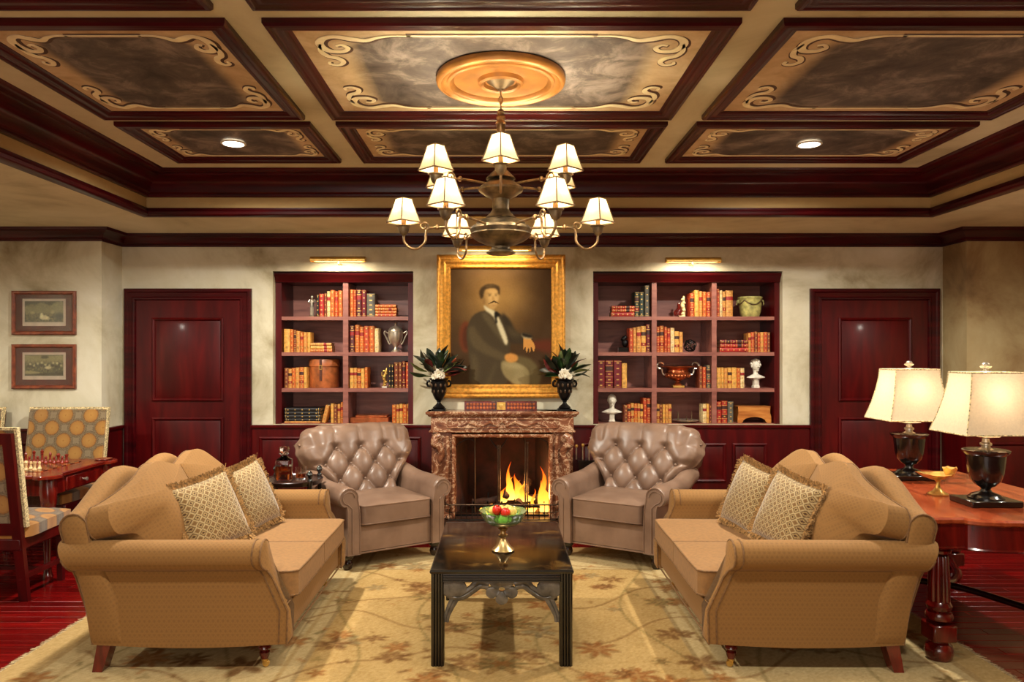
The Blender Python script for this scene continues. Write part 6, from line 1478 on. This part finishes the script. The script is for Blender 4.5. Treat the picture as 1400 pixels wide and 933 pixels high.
t = orn('gilt_horse_bookend', 930.5, 0, 'white and gilt sculpted bookend with a dark scroll, top shelf, three-bay bookcase', 'bookend')
b = B(); b.box(-.02, .04, -.02, .02, 0, .012); b.tube(cat_rom([(.025, 0, .012), (.03, 0, .06), (.02, 0, .11), (.028, 0, .16), (.03, 0, .2)], 4), [.02, .016, .022, .014, .008], 10)
for q_ in range(5): b.ell((.018 + .012 * (q_ % 2), -.012, .03 + .034 * q_), (.017, .012, .015), 8, 6)
obj('gilt_figure', b, M['book_cream'], t)
b = B(); b.tube(cat_rom([(.0, 0, .012), (-.03, 0, .03), (-.05, 0, .02), (-.055, 0, .05), (-.02, 0, .07), (-.018, 0, .12), (.0, 0, .13)], 4), [.016, .02, .012, .008, .02, .014, .008], 8); b.ell((-.012, 0, .05), (.03, .018, .04), 10, 8); obj('dark_scroll', b, M['leg_wood'], t)
t = orn('celadon_pot', 1025.5, 0, 'green glazed cachepot with swags and ring handles, top shelf, three-bay bookcase', 'pot', YS + .11)
b = B(); b.lathe([(0, 0), (.078, 0), (.086, .012), (.098, .05), (.106, .12), (.108, .17), (.116, .18), (.116, .19), (.106, .195), (.1, .18), (.09, .04), (0, .02)], 32); obj('pot_body', b, M['celadon'], t)
b = B()
for k in range(4):
    a0 = k * PI / 2 + PI / 4
    b.tube([(.112 * math.cos(a0 + q_ * PI / 2), .112 * math.sin(a0 + q_ * PI / 2), .16 - .045 * math.sin(PI * q_)) for q_ in np.linspace(0, 1, 12)], .006, 6)
obj('swag', b, M['bronze'], t)
for s in (-1, 1): b = B(); b.ell((s * .115, 0, .15), (.018, .016, .02), 10, 8); b.tube([(s * .128, .012 * math.cos(a), .13 + .014 * math.sin(a)) for a in [2 * PI * k / 12 for k in range(12)]], .003, 6, loop=True); obj('ring_handle', b, M['celadon'], t)
t = orn('bronze_bust', 853, 1, 'small dark bronze bust on a block against the leaning books, second shelf, three-bay bookcase', 'bust')
b = B(); b.box(-.055, .04, -.035, .035, 0, .045, 0, .003); obj('plinth', b, M['black_wood'], t)
b = B(); b.ell((.01, 0, .085), (.03, .03, .04), 12, 8); b.ell((0, 0, .125), (.024, .026, .03), 12, 8); b.ell((-.024, 0, .118), (.008, .006, .01), 8, 6); b.ell((.012, 0, .14), (.02, .024, .02), 10, 6); obj('head', b, M['black_metal'], t)
t = orn('openwork_orb', 943.4, 1, 'black openwork metal orb on the second shelf, three-bay bookcase', 'ornament')
for k in range(7):
    ax = Vector((math.sin(k * 1.3), math.cos(k * 2.1), math.sin(k * .7 + 1))).normalized(); u = ax.orthogonal().normalized(); v = ax.cross(u)
    b = B(); b.tube([tuple(Vector((0, 0, .062)) + (u * math.cos(a) + v * math.sin(a)) * .058) for a in [2 * PI * i / 28 for i in range(28)]], .0042, 6, loop=True); obj('hoop', b, M['black_metal'], t)
b = B(); b.ell((0, 0, .062), (.014, .014, .014), 10, 6); obj('core', b, M['bronze'], t)
t = orn('copper_urn', 926.5, 2, 'wide copper tureen with two silver swan-neck handles, third shelf, three-bay bookcase', 'urn', YS + .1)
b = B(); b.box(-.055, .055, -.05, .05, 0, .022, 0, .003); obj('plinth', b, M['brass'], t)
b = B(); b.lathe([(.04, .022), (.045, .03), (.02, .05), (.022, .062), (.05, .075), (.10, .10), (.118, .125), (.12, .14), (.105, .15), (.10, .17), (.118, .19), (.165, .2), (.168, .206), (.12, .2), (.02, .18)], 36); obj('bowl', b, M['copper'], t)
b = B()
for k in range(22): a = 2 * PI * k / 22; b.ell((.108 * math.cos(a), .108 * math.sin(a), .115), (.014, .014, .02), 7, 5)
obj('gadroons', b, M['copper'], t)
for s in (-1, 1): b = B(); b.tube(cat_rom([(s * .112, -.01, .13), (s * .135, -.01, .125), (s * .15, -.01, .15), (s * .155, -.01, .18), (s * .19, -.01, .185), (s * .2, -.01, .215), (s * .175, -.01, .24), (s * .145, -.01, .235), (s * .135, -.01, .215)], 5), [.008, .009, .009, .009, .01, .01, .009, .008, .004], 8); obj('swan_handle', b, M['silver'], t)
def bust(px, sh, label, curly, hgt):
    t = orn('white_bust', px, sh, label, 'bust'); W = M['white_stone']; k = hgt / .295; hk = lambda z: lerp(1, 1.5, sstep(.15, .19, z))
    b = B(); sqlathe(b, [(0, 0), (.034, 0), (.034, .02), (.028, .026), (.026, .07), (.03, .078), (0, .08)], 8); obj('pedestal', b, W, t)
    b = B(); n = 20; rings = []
    for z, rx, ry in ((.078, .02, .018), (.09, .03, .026), (.10, .075, .036), (.108, .108, .042), (.116, .104, .042), (.13, .07, .036), (.14, .045, .03), (.148, .028, .026), (.165, .021, .022), (.18, .02, .022)): rings.append([(rx * math.cos(2 * PI * j / n), ry * math.sin(2 * PI * j / n) - .006 * (z < .14), z) for j in range(n)])
    b.loft(rings); b.ell((0, -.004, .208), (.029, .033, .038), 16, 12); b.loft([[(dx, -.034, z) for dx in (-.003, .003)] + [(dx * 2, -.032, z) for dx in (.003, -.003)] for z in (.215,)] + [[(-.006, -.044, .2), (.006, -.044, .2), (.008, -.034, .198), (-.008, -.034, .198)]])
    b.ell((0, -.034, .186), (.008, .006, .003), 8, 5); b.ell((0, -.031, .176), (.010, .008, .007), 8, 6)
    for s in (-1, 1): b.ell((s * .029, .002, .205), (.005, .008, .011), 8, 6); b.ell((s * .011, -.032, .214), (.006, .004, .0035), 8, 5)
    b.v = [(x * hk(z), (y + .004) * hk(z) - .004, .15 + (z - .15) * hk(z)) if z > .15 else (x, y, z) for x, y, z in b.v]
    body = obj('head_and_shoulders', b, W, t)
    b = B(); r_ = random.Random(5)
    if curly:
        for k_ in range(34):
            a = r_.uniform(0, 2 * PI); e = r_.uniform(0, 85); d = Vector((math.cos(a) * math.cos(R(e)), math.sin(a) * math.cos(R(e)), math.sin(R(e))))
            if d.y < -.55 and d.z < .55: continue
            b.ell((d.x * .031, d.y * .034, .212 + d.z * .036), (.012, .012, .012), 7, 5)
    else: b.ell((0, .004, .217), (.031, .032, .034), 14, 8); b.ell((0, .034, .2), (.014, .014, .014), 8, 6)
    b.v = [(x * 1.5, (y + .004) * 1.5 - .004, .15 + (z - .15) * 1.5) for x, y, z in b.v]
    obj('hair', b, W, t)
    t.scale = (k, k, k); t.rotation_euler = (0, 0, R(12 if curly else -6))
bust(1033, 2, 'white bust of a curly-haired head on the third shelf, three-bay bookcase', True, .262)
bust(836.6, 3, 'white bust of a smooth-haired head on the bottom shelf, three-bay bookcase', False, .266)
t = orn('silver_tray', 937, 3, 'small silver tray with thin upright fittings on the bottom shelf, three-bay bookcase', 'tray')
b = B(); sqlathe(b, [(0, .014), (.09, .014), (.115, .022), (.118, .026), (.09, .02), (0, .02)], 3, 28); b.lathe([(.05, 0), (.052, .006), (.04, .014)], 20); obj('dish', b, M['silver'], t)
for x, h in ((-.07, .09), (-.066, .075), (.012, .05), (.06, .085)): b = B(); b.tube([(x, 0, .018), (x, 0, .02 + h)], [.004, .002], 6); b.ell((x, 0, .03), (.009, .009, .009), 8, 6); obj('fitting', b, M['bronze'], t)
t = orn('wooden_box', 1027.4, 3, 'honey coloured wooden box with an arched foot on the bottom shelf, three-bay bookcase', 'box', YS + .09)
hw = S(21.6, YS + .09)
b = B(); b.box(-hw, hw, -.08, .08, .085, .155, 0, .003); b.box(-hw * 1.02, hw * 1.02, -.083, .083, .15, .158, 0, .002); obj('case', b, M['honey'], t)
arch = [(-hw * 1.05, 0), (-hw * 1.05, .06), (-hw, .09), (hw, .09), (hw * 1.05, .06), (hw * 1.05, 0), (hw * .8, 0)] + [(hw * .72 * math.cos(a), .012 + .045 * math.sin(a)) for a in [PI * k / 10 for k in range(11)]] + [(-hw * .8, 0)]
b = B(); b.prism(arch, lambda a, c: (a, -.083, c), lambda a, c: (a, -.07, c)); b.box(-hw, -hw + .012, -.07, .083, 0, .085); b.box(hw - .012, hw, -.07, .083, 0, .085); obj('foot', b, M['honey'], t, smooth=False)
